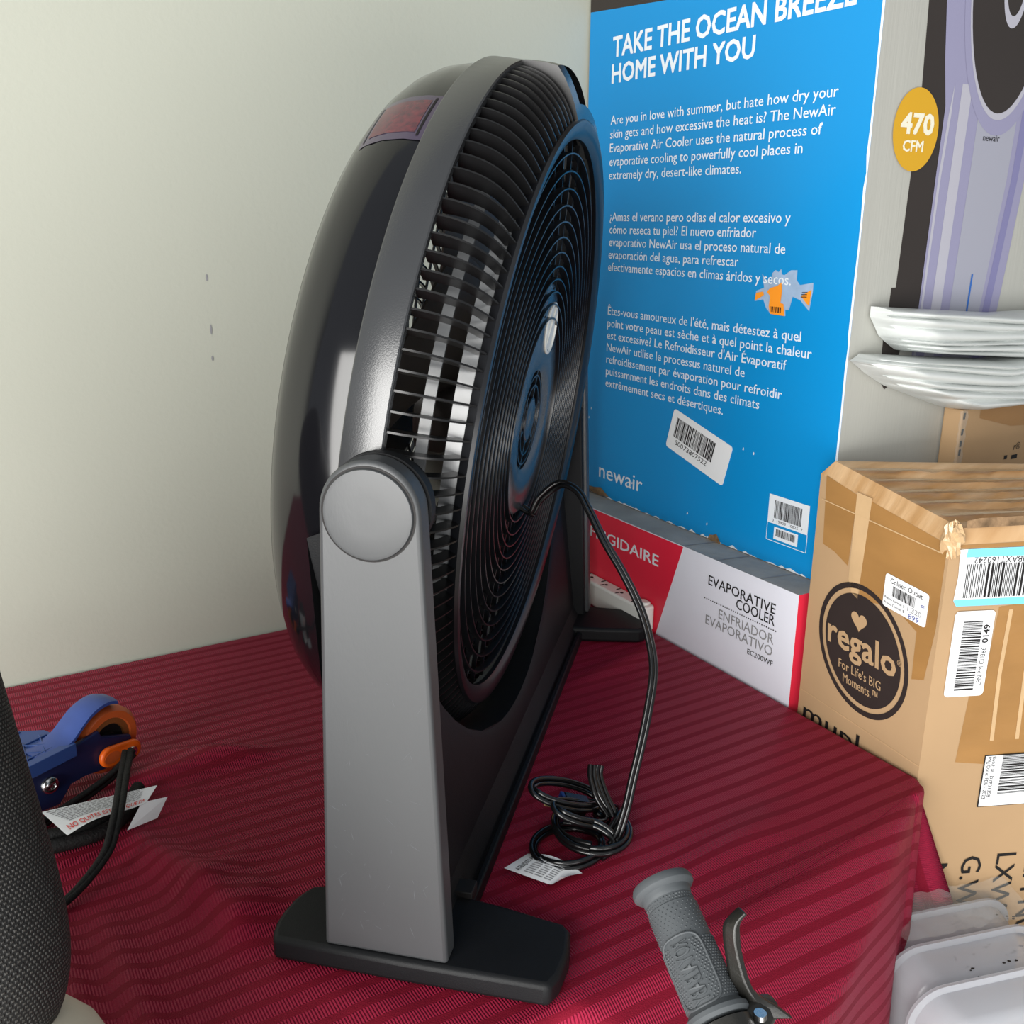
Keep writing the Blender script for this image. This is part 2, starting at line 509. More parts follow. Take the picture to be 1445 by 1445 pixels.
FTAB = [(TX0, 0.25), (-0.1, 0.25), (0.08, 0.5), (0.20, 0.35), (0.28, 0.15), (0.36, 0.35), (0.44, 0.80), (0.57, 0.85), (0.635, 0.12), (0.70, 0.10)]
SS = [0, 0.002, 0.004, 0.006, 0.008, 0.011, 0.014, 0.018, 0.023, 0.029, 0.035, 0.042, 0.05, 0.058, 0.066, 0.075, 0.084, 0.093, 0.102, 0.112, 0.122, 0.132, 0.142, 0.155, 0.17, 0.19, 0.21, 0.24, 0.28, 0.33, 0.40]
ATAB = [(TX0, 0.0), (0.30, 0.0), (0.36, 0.07), (0.44, 0.105), (0.52, 0.085), (0.62, 0.047), (0.70, 0.016), (0.74, 0.0)]


def drape(k):
    x, y = edge[k]
    a = Vector((*edge[max(0, k - 1)], 0)); b = Vector((*edge[min(len(edge) - 1, k + 1)], 0))
    t = (b - a).normalized(); nrm = Vector((t.y, -t.x, 0))
    if k < 40: nrm = Vector((-1, 0, 0)); hv = Vector((-0.1, 0, 0))
    elif k < corner0: hv = Vector((-0.10 * max(0.0, min(1.0, (x - 0.33) / 0.2)), -0.10 - 0.03 * sin(x * 31), 0)); nrm = Vector((0, -1, 0))
    elif k < corner1:
        f = (k - corner0) / (corner1 - 1 - corner0); h = interp(CTAB, f); hv = Vector((h[0], h[1], 0))
    else: hv = Vector((0.01, 0, 0)); nrm = Vector((1, 0, 0))
    end = (hv + Vector((0, 0, -1))).normalized()
    rho = 0.012 if k < corner0 + 20 else 0.006
    out = [Vector((x, y, -0.0003))]
    apron = interp(ATAB, x) if 40 <= k < corner1 else 0.0
    gentle = Vector((-0.05, -0.86, -0.50)).normalized()
    for s0, s1 in zip(SS, SS[1:]):
        sm = (s0 + s1) / 2
        if apron > 0.004:
            f = min(1.0, sm / 0.02); g = max(0.0, min(1.0, (sm - apron) / 0.022 + 0.5))
            d = (nrm * (1 - f) + gentle * f); d = (d * (1 - g) + end * g).normalized()
        else:
            f = min(1.0, sm / rho)
            d = (nrm * (1 - f) + end * f).normalized()
        out.append(out[-1] + d * (s1 - s0))
    return out, nrm


mb = MB(); uvs = []
NX, NY = 230, 110
vs = []; fs = []
for j in range(NY + 1):
    for i in range(NX + 1):
        x = TX0 + (TX1 - TX0) * (i / NX) ** 0.9
        y0_ = yfront(x)
        y = y0_ + (TY1 - y0_) * j / NY
        vs.append((x, y, cloth_z(x, y))); uvs.append((x, y))
for j in range(NY):
    for i in range(NX):
        a = j * (NX + 1) + i
        fs.append((a, a + 1, a + NX + 2, a + NX + 1))
mb.add(vs, fs, 'cloth')
vs = []; fs = []
n = len(SS) + 1
for k in range(len(edge)):
    pts_, nrm = drape(k)
    x, y = edge[k]; zb = cloth_z(x, y)
    pin = Vector((x, y, -0.0003 + zb)) - nrm * 0.005; vs.append(pin); uvs.append((pin.x, pin.y))
    for s_, p in zip(SS, pts_):
        p.z += zb
        vs.append(p); uvs.append((x + nrm.x * s_, y + nrm.y * s_))
for k in range(len(edge) - 1):
    for i in range(n - 1):
        fs.append((k * n + i, k * n + i + 1, (k + 1) * n + i + 1, (k + 1) * n + i))
mb.add(vs, fs, 'cloth')
mb.uv = uvs
cloth = mb.build('tablecloth', recalc=False)
cloth.data.polygons.foreach_set('use_smooth', [True] * len(cloth.data.polygons))
bmc = bmesh.new(); bmc.from_mesh(cloth.data)
bmesh.ops.recalc_face_normals(bmc, faces=bmc.faces[:])
bmc.to_mesh(cloth.data); bmc.free()
tag(cloth, 'burgundy striped satin tablecloth draped over the table', 'tablecloth')

# ------------------------------------------------------------------ the fan
FO = Vector((0.5, 0.7, 0.0)); FT = 43.87
fan = thing('pivoting_fan', 'large black pivoting floor fan standing on the burgundy tablecloth', 'fan', FO, rad(90 - FT))
# local frame: x = along the axle (s), y = -n, z up
S0 = 0.0088; N0 = -0.0956; Z0 = 0.3384; TILT = rad(-7.9)


def L(s, n, z): return Vector((s, -n, z))


def H(d, r, th):
    a, e = r * cos(th), r * sin(th)
    return L(S0 + a, N0 + d * cos(TILT) - e * sin(TILT), Z0 + d * sin(TILT) + e * cos(TILT))


# stand: feet, uprights, cradle
NT = -0.0845                                     # centre line of the uprights


def foot(sgn):
    out = []
    so, si, mid = 0.3345, 0.272, 0.258
    nl, nr = -0.170, 0.036
    pts = [(so, nl + 0.004), (so + 0.001, -0.07), (so, nr - 0.004), (so - 0.012, nr + 0.001), (so - 0.035, nr + 0.0035), (si + 0.006, nr + 0.001), (si - 0.001, nr - 0.006)]
    for k in range(1, 12):
        t = k / 12
        pts.append((si - (si - mid) * sin(PI * t), nr - 0.006 + (nl + 0.012 - nr) * t))
    pts += [(si + 0.002, nl + 0.0065), (si + 0.008, nl + 0.0025), (si + 0.018, nl - 0.0015), (so - 0.030, nl - 0.0035), (so - 0.018, nl - 0.0035), (so - 0.008, nl - 0.0015), (so - 0.002, nl + 0.0015)]
    P2 = [(S0 + sgn * s, -n) for s, n in pts]
    m_ = MB(); m_.prism(P2, (0, 0, 0.0005), (1, 0, 0), (0, 1, 0), (0, 0, 0.0185), 'plastic')
    return m_.build('foot', fan, smooth=35, bevel=0.004, bseg=3)


def upright(sgn):
    m_ = MB()
    so = 0.331 * sgn + S0
    w0, w1 = 0.045, 0.0325
    outl = [(-w0, 0.0185), (w0, 0.0185), (w1, Z0)]
    for k in range(1, 20):
        a = PI * k / 20
        outl.append((w1 * cos(a), Z0 + w1 * 1.03 * sin(a)))
    outl.append((-w1, Z0))
    # outer face and a thicker inner face
    P2 = [(-NT + q[0], q[1]) for q in outl]
    m_.prism(P2, (so, 0, 0), (0, 1, 0), (0, 0, 1), (-sgn * 0.019, 0, 0), 'tower')
    if sgn < 0:                                  # fine scuffs and scratches on the outer face
        rs = random.Random(17)
        for k in range(46):
            zz_ = 0.04 + 0.20 * rs.random() ** 1.6; yy_ = -NT + (rs.random() - 0.5) * 0.066
            an_ = rs.choice((0.05, 0.3, 1.2, 1.5, 2.0)) + rs.random() * 0.5; ln_ = 0.002 + 0.012 * rs.random() ** 2; tw_ = 0.00006 + 0.00010 * rs.random()
            uu = Vector((0, cos(an_), sin(an_))); vv_ = Vector((0, -sin(an_), cos(an_)))
            c_ = Vector((so - 0.00015, yy_, zz_))
            m_.add([c_ - uu * ln_ / 2, c_ + vv_ * tw_, c_ + uu * ln_ / 2, c_ - vv_ * tw_], [(0, 1, 2, 3)], 'scuff')
    o = m_.build('upright', fan, smooth=35, bevel=0.003, bseg=3)
    # backing web
    m2 = MB()
    P3 = [(-NT - 0.041, 0.0185), (-NT + 0.041, 0.0185), (-NT + 0.0305, Z0 - 0.05), (-NT - 0.0305, Z0 - 0.05)]
    m2.prism(P3, (so - sgn * 0.019, 0, 0), (0, 1, 0), (0, 0, 1), (-sgn * 0.011, 0, 0), 'plastic')
    m2.build('upright_web', fan, smooth=35, bevel=0.002)
    # round cap with a dark gap around it
    m3 = MB()

    def C(d, r, th): return Vector((so + sgn * d, -NT + r * cos(th), Z0 + r * sin(th)))
    m3.rev([(0.0004, 0.0302), (0.0005, 0.0286)], C, 'ink', 64)
    m3.rev([(-0.001, 0.0289), (0.001, 0.0289), (0.0022, 0.0282), (0.0026, 0.026), (0.0029, 0.012), (0.003, 0.0001)], C, 'tower', 64)
    m3.build('pivot_cap', fan, smooth=35)
    m4 = MB()                                    # pivot boss behind the upright
    m4.rev([(-0.019, 0.0001), (-0.019, 0.034), (-0.027, 0.034), (-0.030, 0.030), (-0.045, 0.027), (-0.045, 0.0001)], C, 'plastic', 48)
    m4.build('pivot_boss', fan, smooth=35)
    return o


for sg in (-1, 1):
    foot(sg); upright(sg)

mb = MB()
NS = 60
zb0 = 0.040


def ridge(ph, back=0.0):
    return (S0 + (0.291 + back * 0.3) * cos(ph), Z0 - (0.283 + back) * sin(ph))


def pn(z): return -0.058 - 0.10 * (z - 0.04)


cols = []
for k in range(NS + 1):
    ph = rad(6) + (PI - rad(12)) * k / NS
    s, z = ridge(ph); s2, z2 = ridge(ph, 0.016)
    sb = max(S0 - 0.306, min(S0 + 0.306, S0 + (s - S0) * 1.05))
    cols.append([L(sb, pn(zb0), zb0 - 0.01), L(s, pn(z) - 0.001, z - 0.006), L(s, pn(z) - 0.004, z), L(s2, pn(z) - 0.03, z2 + 0.012), L(s2, pn(z) - 0.058, z2), L(sb, -0.125, zb0 - 0.01)])
vs = [p for c in cols for p in c]; m6 = 6
fs = []
for k in range(NS):
    for i in range(m6 - 1):
        fs.append((k * m6 + i, k * m6 + i + 1, (k + 1) * m6 + i + 1, (k + 1) * m6 + i))
mb.add(vs, fs, 'plastic')
# flanges that close the plate on the uprights
for sg in (-1, 1):
    se = S0 + sg * 0.302
    strip = []
    for k in range(14):
        z = 0.02 + (Z0 - 0.03 - 0.02) * k / 13
        if z > 0.06:
            ph = math.asin(max(-1, min(1, (Z0 - z) / 0.283)))
            si = S0 + sg * 0.291 * cos(ph)
        else:
            si = S0 + sg * 0.291 * cos(math.asin((Z0 - 0.06) / 0.283))
        strip += [L(si, pn(max(z, 0.04)) - 0.004, z), L(se, pn(max(z, 0.04)) - 0.002, z)]
    mb.add(strip, [(2 * k, 2 * k + 1, 2 * k + 3, 2 * k + 2) for k in range(13)], 'plastic')
mb.build('cradle', fan, smooth=40, recalc=False)
mb = MB()
prof = [(-0.040, 0.001), (-0.0405, 0.0125), (-0.0415, 0.0135), (-0.0455, 0.0135), (-0.0465, 0.0125), (-0.0475, 0.010), (-0.0625, 0.040), (-0.120, 0.040), (-0.120, 0.001)]
mb.prism([(-p[0], p[1]) for p in prof], (S0 - 0.302, 0, 0), (0, 1, 0), (0, 0, 1), (0.604, 0, 0), 'plastic')
mb.box((S0 - 0.262, 0.041, 0.0135), (S0 - 0.246, 0.060, 0.024), 'ink')
mb.build('base_beam', fan, smooth=30, bevel=0.0008)

# head -------------------------------------------------------------
mb = MB()
mb.rev([(-0.0247, 0.290), (-0.0247, 0.2955), (-0.0237, 0.2962), (0.0025, 0.2962), (0.0035, 0.2953), (0.0035, 0.2905), (-0.004, 0.288)], H, 'strip', 160, closed_prof=True)
mb.build('outer_ring', fan, smooth=35)
mb = MB()
shp = [(-0.0247, 0.2900), (-0.040, 0.2893), (-0.055, 0.2858), (-0.068, 0.2795), (-0.078, 0.2715), (-0.086, 0.2610), (-0.090, 0.2500), (-0.0895, 0.2440), (-0.082, 0.2430), (-0.060, 0.262), (-0.030, 0.276), (-0.004, 0.2795)]
mb.rev(shp, H, 'gloss', 160)
shroud = mb.build('front_shroud', fan, smooth=50)
# warning sticker on the shroud (plain)
mb = MB()
def shprof(t):
    seg = [(-0.0262, 0.2900), (-0.040, 0.2893), (-0.055, 0.2858), (-0.068, 0.2795), (-0.078, 0.2715)]
    f = t * (len(seg) - 1); i = min(int(f), len(seg) - 2); g = f - i
    return (seg[i][0] * (1 - g) + seg[i + 1][0] * g, seg[i][1] * (1 - g) + seg[i + 1][1] * g)
def sticker(ta, tb_, a0, a1, key, lift):
    n1, n2 = 8, 10; vs = []
    for i in range(n1 + 1):
        d, r = shprof(ta + (tb_ - ta) * i / n1)
        for k in range(n2 + 1): vs.append(H(d, r + lift, rad(a0 + (a1 - a0) * k / n2)))
    fs = [(i * (n2 + 1) + k, i * (n2 + 1) + k + 1, (i + 1) * (n2 + 1) + k + 1, (i + 1) * (n2 + 1) + k) for i in range(n1) for k in range(n2)]
    mb.add(vs, fs, key)
sticker(0.02, 0.92, 120, 131, 'sticker_mauve', 0.0005)
sticker(0.14, 0.78, 121.5, 129.5, 'sticker_red', 0.0008)
sticker(0.08, 0.11, 120.8, 130.2, 'ink', 0.0009)
sticker(0.84, 0.865, 120.8, 130.2, 'ink', 0.0009)
mb.build('sticker', fan, smooth=60)

# side ribs
mb = MB()
ribp = [(0.002, 0.2935), (0.012, 0.2925), (0.024, 0.2885), (0.034, 0.2815), (0.042, 0.2725), (0.048, 0.2620), (0.0505, 0.2560)]
ribi = [(0.002, 0.2790), (0.012, 0.2785), (0.022, 0.2765), (0.030, 0.2715), (0.0365, 0.2640), (0.041, 0.2560), (0.043, 0.2500)]
ribp = [(p.x, p.y) for p in smooth_path([(a, b, 0) for a, b in ribp], 3)]
ribi = [(p.x, p.y) for p in smooth_path([(a, b, 0) for a, b in ribi], 3)]
NR = 140
for k in range(NR):
    th = rad(133.0) + 2 * PI * k / NR
    deg = math.degrees(th) % 360
    if 66 < deg < 100.5: continue
    dt = 0.0011 / 0.27
    vs = []
    for (o_, i_) in zip(ribp, ribi):
        vs += [H(o_[0], o_[1], th - dt * 0.6), H(o_[0], o_[1], th + dt * 0.6), H(i_[0], i_[1], th + dt), H(i_[0], i_[1], th - dt)]
    fs = []
    for j in range(len(ribp) - 1):
        for q in range(4):
            fs.append((j * 4 + q, j * 4 + (q + 1) % 4, (j + 1) * 4 + (q + 1) % 4, (j + 1) * 4 + q))
    mb.add(vs, fs, 'rib')
mb.build('side_ribs', fan, smooth=35)
for nm_r, prf in (('support_ring', [(0.0135, 0.2590), (0.0212, 0.2575), (0.0212, 0.2555), (0.0135, 0.2570)]), ('support_ring', [(0.0330, 0.2560), (0.0525, 0.2535), (0.0525, 0.2520), (0.0330, 0.2545)])):
    mb = MB(); mb.rev(prf, H, 'band', 140, closed_prof=True); mb.build(nm_r, fan, smooth=35)

# rear grille: rim, rings, spokes
mb = MB()
mb.rev([(0.0505, 0.2585), (0.0530, 0.2570), (0.0535, 0.2540), (0.0510, 0.2460), (0.0480, 0.2425), (0.0440, 0.2425), (0.0440, 0.2560)], H, 'grille', 160, closed_prof=True)
mb.build('grille_rim', fan, smooth=35)
mb = MB()
for r in (0.0935, 0.1057, 0.1165, 0.1275, 0.1385, 0.1505, 0.1632, 0.1762, 0.1895, 0.2032, 0.2172, 0.2312):
    mb.rev([(0.0445, r - 0.0009), (0.0462, r - 0.0006), (0.0462, r + 0.0006), (0.0445, r + 0.0009), (0.0400, r + 0.0007), (0.0400, r - 0.0007)], H, 'grille', 128, closed_prof=True)
NSP = 40
for k in range(NSP):
    th = 2 * PI * k / NSP
    vs = []
    for i in range(9):
        r = 0.085 + (0.244 - 0.085) * i / 8
        t2 = th + 0.28 * (i / 8) ** 1.2
        for dd, w_ in ((0.0405, 0.0009), (0.0365, 0.0009)):
            vs += [H(dd, r, t2 - w_ / r), H(dd, r, t2 + w_ / r)]
    fs = []
    for i in range(8):
        a = i * 4; b = a + 4
        fs += [(a, a + 1, b + 1, b), (a + 2, a + 3, b + 3, b + 2), (a, a + 2, b + 2, b), (a + 1, a + 3, b + 3, b + 1)]
    mb.add(vs, fs, 'grille')
mb.build('rear_grille', fan, smooth=35)

# hub plate with the knob
plate = [(0.0, 0.1240), (-0.012, 0.1235), (-0.021, 0.117), (-0.026, 0.103), (-0.034, 0.100), (-0.064, 0.096), (-0.070, 0.078), (-0.086, 0.050), (-0.0925, 0.022), (-0.090, -0.012), (-0.076, -0.045), (-0.053, -0.070),
         (-0.022, -0.0855), (0.0, -0.089), (0.030, -0.087), (0.062, -0.078), (0.084, -0.055), (0.097, -0.025), (0.0985, 0.005), (0.090, 0.030), (0.074, 0.053), (0.058, 0.078), (0.045, 0.098), (0.033, 0.113), (0.018, 0.1215)]


def Hc(d, a, e): return L(S0 + a, N0 + d * cos(TILT) - e * sin(TILT), Z0 + d * sin(TILT) + e * cos(TILT))


mb = MB()
n = len(plate); RV = 0.046
def vent(i):
    a = math.atan2(plate[i][1], plate[i][0]); return (RV * cos(a), RV * sin(a))
rows = []
for (dd, sc) in ((0.036, 1.0), (0.0415, 1.0), (0.0435, 0.965)):
    rows.append([Hc(dd, p[0] * sc, p[1] * sc) for p in plate])
rows.append([Hc(0.0440, *(v_ * 1.25 for v_ in vent(i))) for i in range(n)])
rows.append([Hc(0.0405, *vent(i)) for i in range(n)])
rows.append([Hc(0.0340, *vent(i)) for i in range(n)])
vs = [p for r_ in rows for p in r_]
fs = [(j * n + i, j * n + (i + 1) % n, (j + 1) * n + (i + 1) % n, (j + 1) * n + i) for j in range(len(rows) - 1) for i in range(n)]
mb.add(vs, fs, 'strip')
hub = mb.build('hub_plate', fan, smooth=50)
mb = MB()
for r in (0.020, 0.032, 0.041):
    mb.rev([(0.0385, r - 0.0011), (0.0405, r - 0.0008), (0.0405, r + 0.0008), (0.0385, r + 0.0011)], H, 'grille', 48, closed_prof=True)
mb.rev([(0.036, 0.019), (0.0405, 0.019), (0.0415, 0.017), (0.0415, 0.0001)], H, 'strip', 32)
for k in range(6):
    th = 2 * PI * k / 6 + 0.3
    vs = [H(d_, r_, th + s_ * 0.0016 / r_) for d_ in (0.0400, 0.0365) for r_ in (0.018, 0.047) for s_ in (-1, 1)]
    mb.add(vs, [(0, 1, 3, 2), (4, 6, 7, 5), (0, 2, 6, 4), (1, 5, 7, 3)], 'grille')
mb.build('vent', hub, smooth=40)
mb = MB()
def K(d, r, th): return Hc(0.0435 + d, 0.020 + r * cos(th), 0.0825 + r * sin(th))
mb.rev([(0.0, 0.0235), (0.0014, 0.0235), (0.0018, 0.0228), (0.0018, 0.0212), (0.0004, 0.0205), (0.0005, 0.0001)], K, 'white_plastic', 40)
mb.prism([(-0.021, -0.004), (0.021, -0.004), (0.021, 0.004), (-0.021, 0.004)], K(0.0005, 0, 0), Hc(0, 0.6, 0.8) - Hc(0, 0, 0), Hc(0, -0.8, 0.6) - Hc(0, 0, 0), Hc(0.0012, 0, 0) - Hc(0, 0, 0), 'white_plastic')
kn = mb.build('knob', hub, smooth=40); kn['label'] = 'white round speed knob'
mb = MB()
for (a, e) in ((0.008, 0.119), (-0.012, 0.112), (-0.016, 0.096), (0.024, 0.115)):
    mb.prism(ell(0, 0, 0.0016, 0.0011, 8), Hc(0.0436, a, e), Hc(0, 1, 0) - Hc(0, 0, 0), Hc(0, 0, 1) - Hc(0, 0, 0), Hc(0.0005, 0, 0) - Hc(0, 0, 0), 'ink')
mb.build('speed_marks', hub)

# motor, blades, front grille
mb = MB()
mb.rev([(0.034, 0.0001), (0.034, 0.066), (0.028, 0.072), (-0.01, 0.072), (-0.016, 0.062), (-0.016, 0.0001)], H, 'plastic', 48)
mb.build('motor_housing', fan, smooth=40)
mb = MB()
mb.rev([(-0.018, 0.050), (-0.030, 0.052), (-0.055, 0.048), (-0.060, 0.035), (-0.062, 0.0001)], H, 'blade', 40)
hubb = mb.build('blade_hub', fan, smooth=40)
for k in range(5):
    mb = MB(); NB, NRR = 12, 10; vs = []
    for j in range(NRR + 1):
        r = 0.045 + (0.236 - 0.045) * j / NRR
        span = rad(34 + 22 * sin(PI * (j / NRR) ** 0.8)) * (0.9 if j == NRR else 1)
        for i in range(NB + 1):
            f_ = i / NB - 0.5
            th = 2 * PI * k / 5 + f_ * span + 0.25 * j / NRR
            d = -0.022 - f_ * (0.062 - 0.02 * j / NRR) + 0.006 * cos(PI * f_)
            vs.append(H(d, r, th))
    nn_ = len(vs); vs += [v_ + (H(0.0018, 0, 0) - H(0, 0, 0)) for v_ in vs]
    fs = []
    for j in range(NRR):
        for i in range(NB):
            a = j * (NB + 1) + i
            fs += [(a, a + 1, a + NB + 2, a + NB + 1), (nn_ + a, nn_ + a + NB + 1, nn_ + a + NB + 2, nn_ + a + 1)]
    rim_idx = [i for i in range(NB + 1)] + [j * (NB + 1) + NB for j in range(1, NRR + 1)] + [NRR * (NB + 1) + i for i in range(NB - 1, -1, -1)] + [j * (NB + 1) for j in range(NRR - 1, 0, -1)]
    for q in range(len(rim_idx)):
        a, b = rim_idx[q], rim_idx[(q + 1) % len(rim_idx)]
        fs.append((a, b, nn_ + b, nn_ + a))
    mb.add(vs, fs, 'blade')
    mb.build('fan_blade', fan, smooth=40)
mb = MB()
for i in range(13):
    r = 0.06 + 0.185 * i / 12
    mb.rev([(-0.0845, r - 0.001), (-0.088, r - 0.001), (-0.088, r + 0.001), (-0.0845, r + 0.001)], H, 'grille', 96, closed_prof=True)
for k in range(24):
    th = 2 * PI * k / 24
    mb.tube([H(-0.083, 0.05, th), H(-0.083, 0.247, th + 0.2)], 0.0014, 'grille', 6)
mb.rev([(-0.080, 0.0001), (-0.080, 0.060), (-0.088, 0.062), (-0.0905, 0.052), (-0.0915, 0.0001)], H, 'strip', 40)
mb.build('front_grille', fan, smooth=40)

# carrying handle: raised solid hood over the ribs at the top with a hand opening
mb = MB()
hp_ = [(0.0025, 0.2965), (0.012, 0.2968), (0.022, 0.2967), (0.031, 0.2955), (0.0375, 0.2880), (0.0430, 0.2790), (0.0480, 0.2690), (0.0520, 0.2585)]
T0, T1, NH = 66.0, 100.3, 30
vs = []
for k in range(NH + 1):
    th = rad(T0 + (T1 - T0) * k / NH)
    for (d, r) in hp_: vs.append(H(d, r, th))
    for (d, r) in reversed(hp_): vs.append(H(d - 0.0016, r - 0.0028, th))
nh = len(hp_); npf = 2 * nh
fs = []
for k in range(NH):
    tm = T0 + (T1 - T0) * (k + 0.5) / NH
    for i in range(npf):
        i2 = (i + 1) % npf
        ii = i if i < nh else npf - 1 - i - 1
        hole = 69.0 < tm < 95.5 and i not in (nh - 1, npf - 1) and (3 <= (i if i < nh else npf - 2 - i) < nh - 2)
        if hole: continue
        fs.append((k * npf + i, k * npf + i2, (k + 1) * npf + i2, (k + 1) * npf + i))
mb.add(vs, fs, 'strip')
for th in (rad(T0), rad(T1)):                    # cheeks closing the hood down to the ribs
    wall_p = [H(d, r, th) for d, r in hp_] + [H(0.043, 0.2500, th), H(0.034, 0.2640, th), H(0.022, 0.2740, th), H(0.0025, 0.2790, th)]
    mb.add(wall_p, [tuple(range(len(wall_p)))], 'rib')
# dark hand well
vs = []; wp = [(0.003, 0.285), (0.020, 0.268), (0.040, 0.252)]
for k in range(NH + 1):
    th = rad(T0 + (T1 - T0) * k / NH)
    for (d, r) in wp: vs.append(H(d, r, th))
mb.add(vs, [(k * 3 + i, k * 3 + i + 1, (k + 1) * 3 + i + 1, (k + 1) * 3 + i) for k in range(NH) for i in range(2)], 'rib')
mb.build('carry_handle', fan, smooth=35)

# power cord: from the hub bottom, over in an arc, down to a tangle on the cloth (part of the fan)
fan_inv = (Matrix.Translation(FO) @ Matrix.Rotation(rad(90 - FT), 4, 'Z')).inverted()


def W2F(p): return fan_inv @ Vector(p)


def F2W(p): return Matrix.Translation(FO) @ Matrix.Rotation(rad(90 - FT), 4, 'Z') @ Vector(p)


st = F2W(Hc(0.044, 0.009, -0.086))
cordp = [st, st + Vector((0.004, -0.008, -0.004)), (0.4706, 0.7450, 0.2440), (0.4762, 0.7400, 0.2584), (0.4896, 0.7279, 0.2733), (0.4970, 0.7097, 0.2699), (0.4982, 0.6915, 0.2548), (0.5000, 0.6712, 0.2332), (0.5057, 0.6477, 0.2072), (0.5096, 0.6255, 0.1791), (0.5078, 0.6085, 0.1536), (0.5024, 0.5964, 0.1329), (0.4909, 0.5868, 0.1064), (0.4782, 0.5787, 0.0799), (0.4650, 0.5717, 0.0535), (0.4546, 0.5655, 0.0328), (0.4431, 0.5609, 0.0134), (0.4345, 0.5588, 0.0070)]


def zip_cord(m_, path, r=0.0023, sep=0.0022, seg=8, n=10, cap=True):
    c = smooth_path(path, n)
    for sg in (-1, 1):
        side = []
        for i, p in enumerate(c):
            t = (c[min(i + 1, len(c) - 1)] - c[max(i - 1, 0)])
            if t.length < 1e-9: t = Vector((1, 0, 0))
            t.normalize()
            q = t.cross(Vector((-0.5, -0.65, 0.5)))
            if q.length < 1e-3: q = t.cross(Vector((1, 0, 0)))
            q.normalize()
            side.append(p + q * sep * sg)
        m_.tube(side, r, 'cord', seg)


def coil(cx, cy, z, rx, ry, a0, turns, tilt=0.0, dirz=0.0, n=14, rise=0.0):
    out = []
    for k in range(int(n * turns) + 1):
        a = a0 + 2 * PI * k / n
        x, y = rx * cos(a), ry * sin(a)
        out.append(Vector((cx + x, cy + y, z + tilt * (x * cos(dirz) + y * sin(dirz)) + rise * k / n)))
    return out


mb = MB()
zip_cord(mb, [W2F(p) for p in cordp], n=5)
# loops of the tangle
zip_cord(mb, [W2F(p) for p in coil(0.404, 0.578, 0.0065, 0.030, 0.026, 0.4, 1.15)], n=4)
zip_cord(mb, [W2F(p) for p in coil(0.432, 0.583, 0.010, 0.030, 0.034, 2.2, 1.3, rise=0.004)], n=4)
zip_cord(mb, [W2F(p) for p in coil(0.425, 0.612, 0.030, 0.034, 0.016, 0.2, 0.95, tilt=0.5, dirz=2.6)], n=4)
zip_cord(mb, [W2F(p) for p in coil(0.427, 0.592, 0.022, 0.026, 0.015, 0.9, 0.95, tilt=0.5, dirz=2.9)], n=4)
zip_cord(mb, [W2F(p) for p in ((0.455, 0.588, 0.012), (0.450, 0.600, 0.026), (0.452, 0.612, 0.038), (0.456, 0.618, 0.046))], n=6)
zip_cord(mb, [W2F(p) for p in ((0.458, 0.585, 0.012), (0.458, 0.602, 0.026), (0.460, 0.613, 0.036), (0.4635, 0.617, 0.044))], n=6)
zip_cord(mb, [W2F(p) for p in ((0.412, 0.596, 0.018), (0.428, 0.578, 0.020), (0.438, 0.565, 0.014), (0.436, 0.556, 0.008), (0.420, 0.553, 0.006))], n=6)
zip_cord(mb, [W2F(p) for p in ((0.437, 0.566, 0.012), (0.455, 0.575, 0.018), (0.468, 0.590, 0.012), (0.466, 0.603, 0.006), (0.450, 0.606, 0.006))], n=6)
power_cord = mb.build('power_cord', fan, smooth=50)
mb = MB()
Tp = lambda p: W2F(Vector((0.432, 0.612, 0.016)) + Matrix.Rotation(rad(160), 3, 'Z') @ (Matrix.Rotation(rad(-18), 3, 'Y') @ Vector(p)))
mb.box((-0.012, -0.006, -0.009), (0.010, 0.006, 0.009), 'cord', Tp)
mb.box((0.010, -0.0062, -0.0088), (0.0135, 0.0062, 0.0088), 'blue_plastic', Tp)
mb.box((0.0135, -0.0045, -0.003), (0.028, -0.0030, 0.003), 'brass', Tp)
mb.box((0.0135, 0.0030, -0.003), (0.028, 0.0045, 0.003), 'brass', Tp)
pl = mb.build('plug', power_cord, bevel=0.0008); pl['label'] = 'black and blue plug with brass blades'
mb = MB()
vs = []; NU, NV = 16, 6
A0, A1 = Vector((0.372, 0.590, 0.003)), Vector((0.342, 0.578, 0.008))
B0, B1 = Vector((0.3965, 0.546, 0.003)), Vector((0.372, 0.542, 0.001))
for i in range(NU + 1):
    t = i / NU
    for j in range(NV + 1):
        s = j / NV
        p = (A0 * (1 - t) + B0 * t) * (1 - s) + (A1 * (1 - t) + B1 * t) * s
        p = p + Vector((0, 0, 0.006 * sin(PI * t) * (1 - s) + 0.010 * max(0, (t - 0.8) / 0.2) ** 2 * s))
        vs.append(W2F(p))
fs = [(i * (NV + 1) + j, i * (NV + 1) + j + 1, (i + 1) * (NV + 1) + j + 1, (i + 1) * (NV + 1) + j) for i in range(NU) for j in range(NV)]
mb.add(vs, fs, 'paper')
def tagpt(t, s, lift=0.0006):
    p = (A0 * (1 - t) + B0 * t) * (1 - s) + (A1 * (1 - t) + B1 * t) * s
    return W2F(p + Vector((0, 0, lift + 0.006 * sin(PI * t) * (1 - s) + 0.010 * max(0, (t - 0.8) / 0.2) ** 2 * s)))
for i in range(9):
    s0 = 0.16 + i * 0.085
    for c0, c1 in ((0.30, 0.46), (0.49, 0.63), (0.66, 0.78)):
        mb.add([tagpt(c0, s0), tagpt(c1, s0), tagpt(c1, s0 + 0.03), tagpt(c0, s0 + 0.03)], [(0, 1, 2, 3)], 'ink_grey')
gv, gf = glyphs('ESTA ETIQUETA', 0.01)
gx = max(p.x for p in gv)
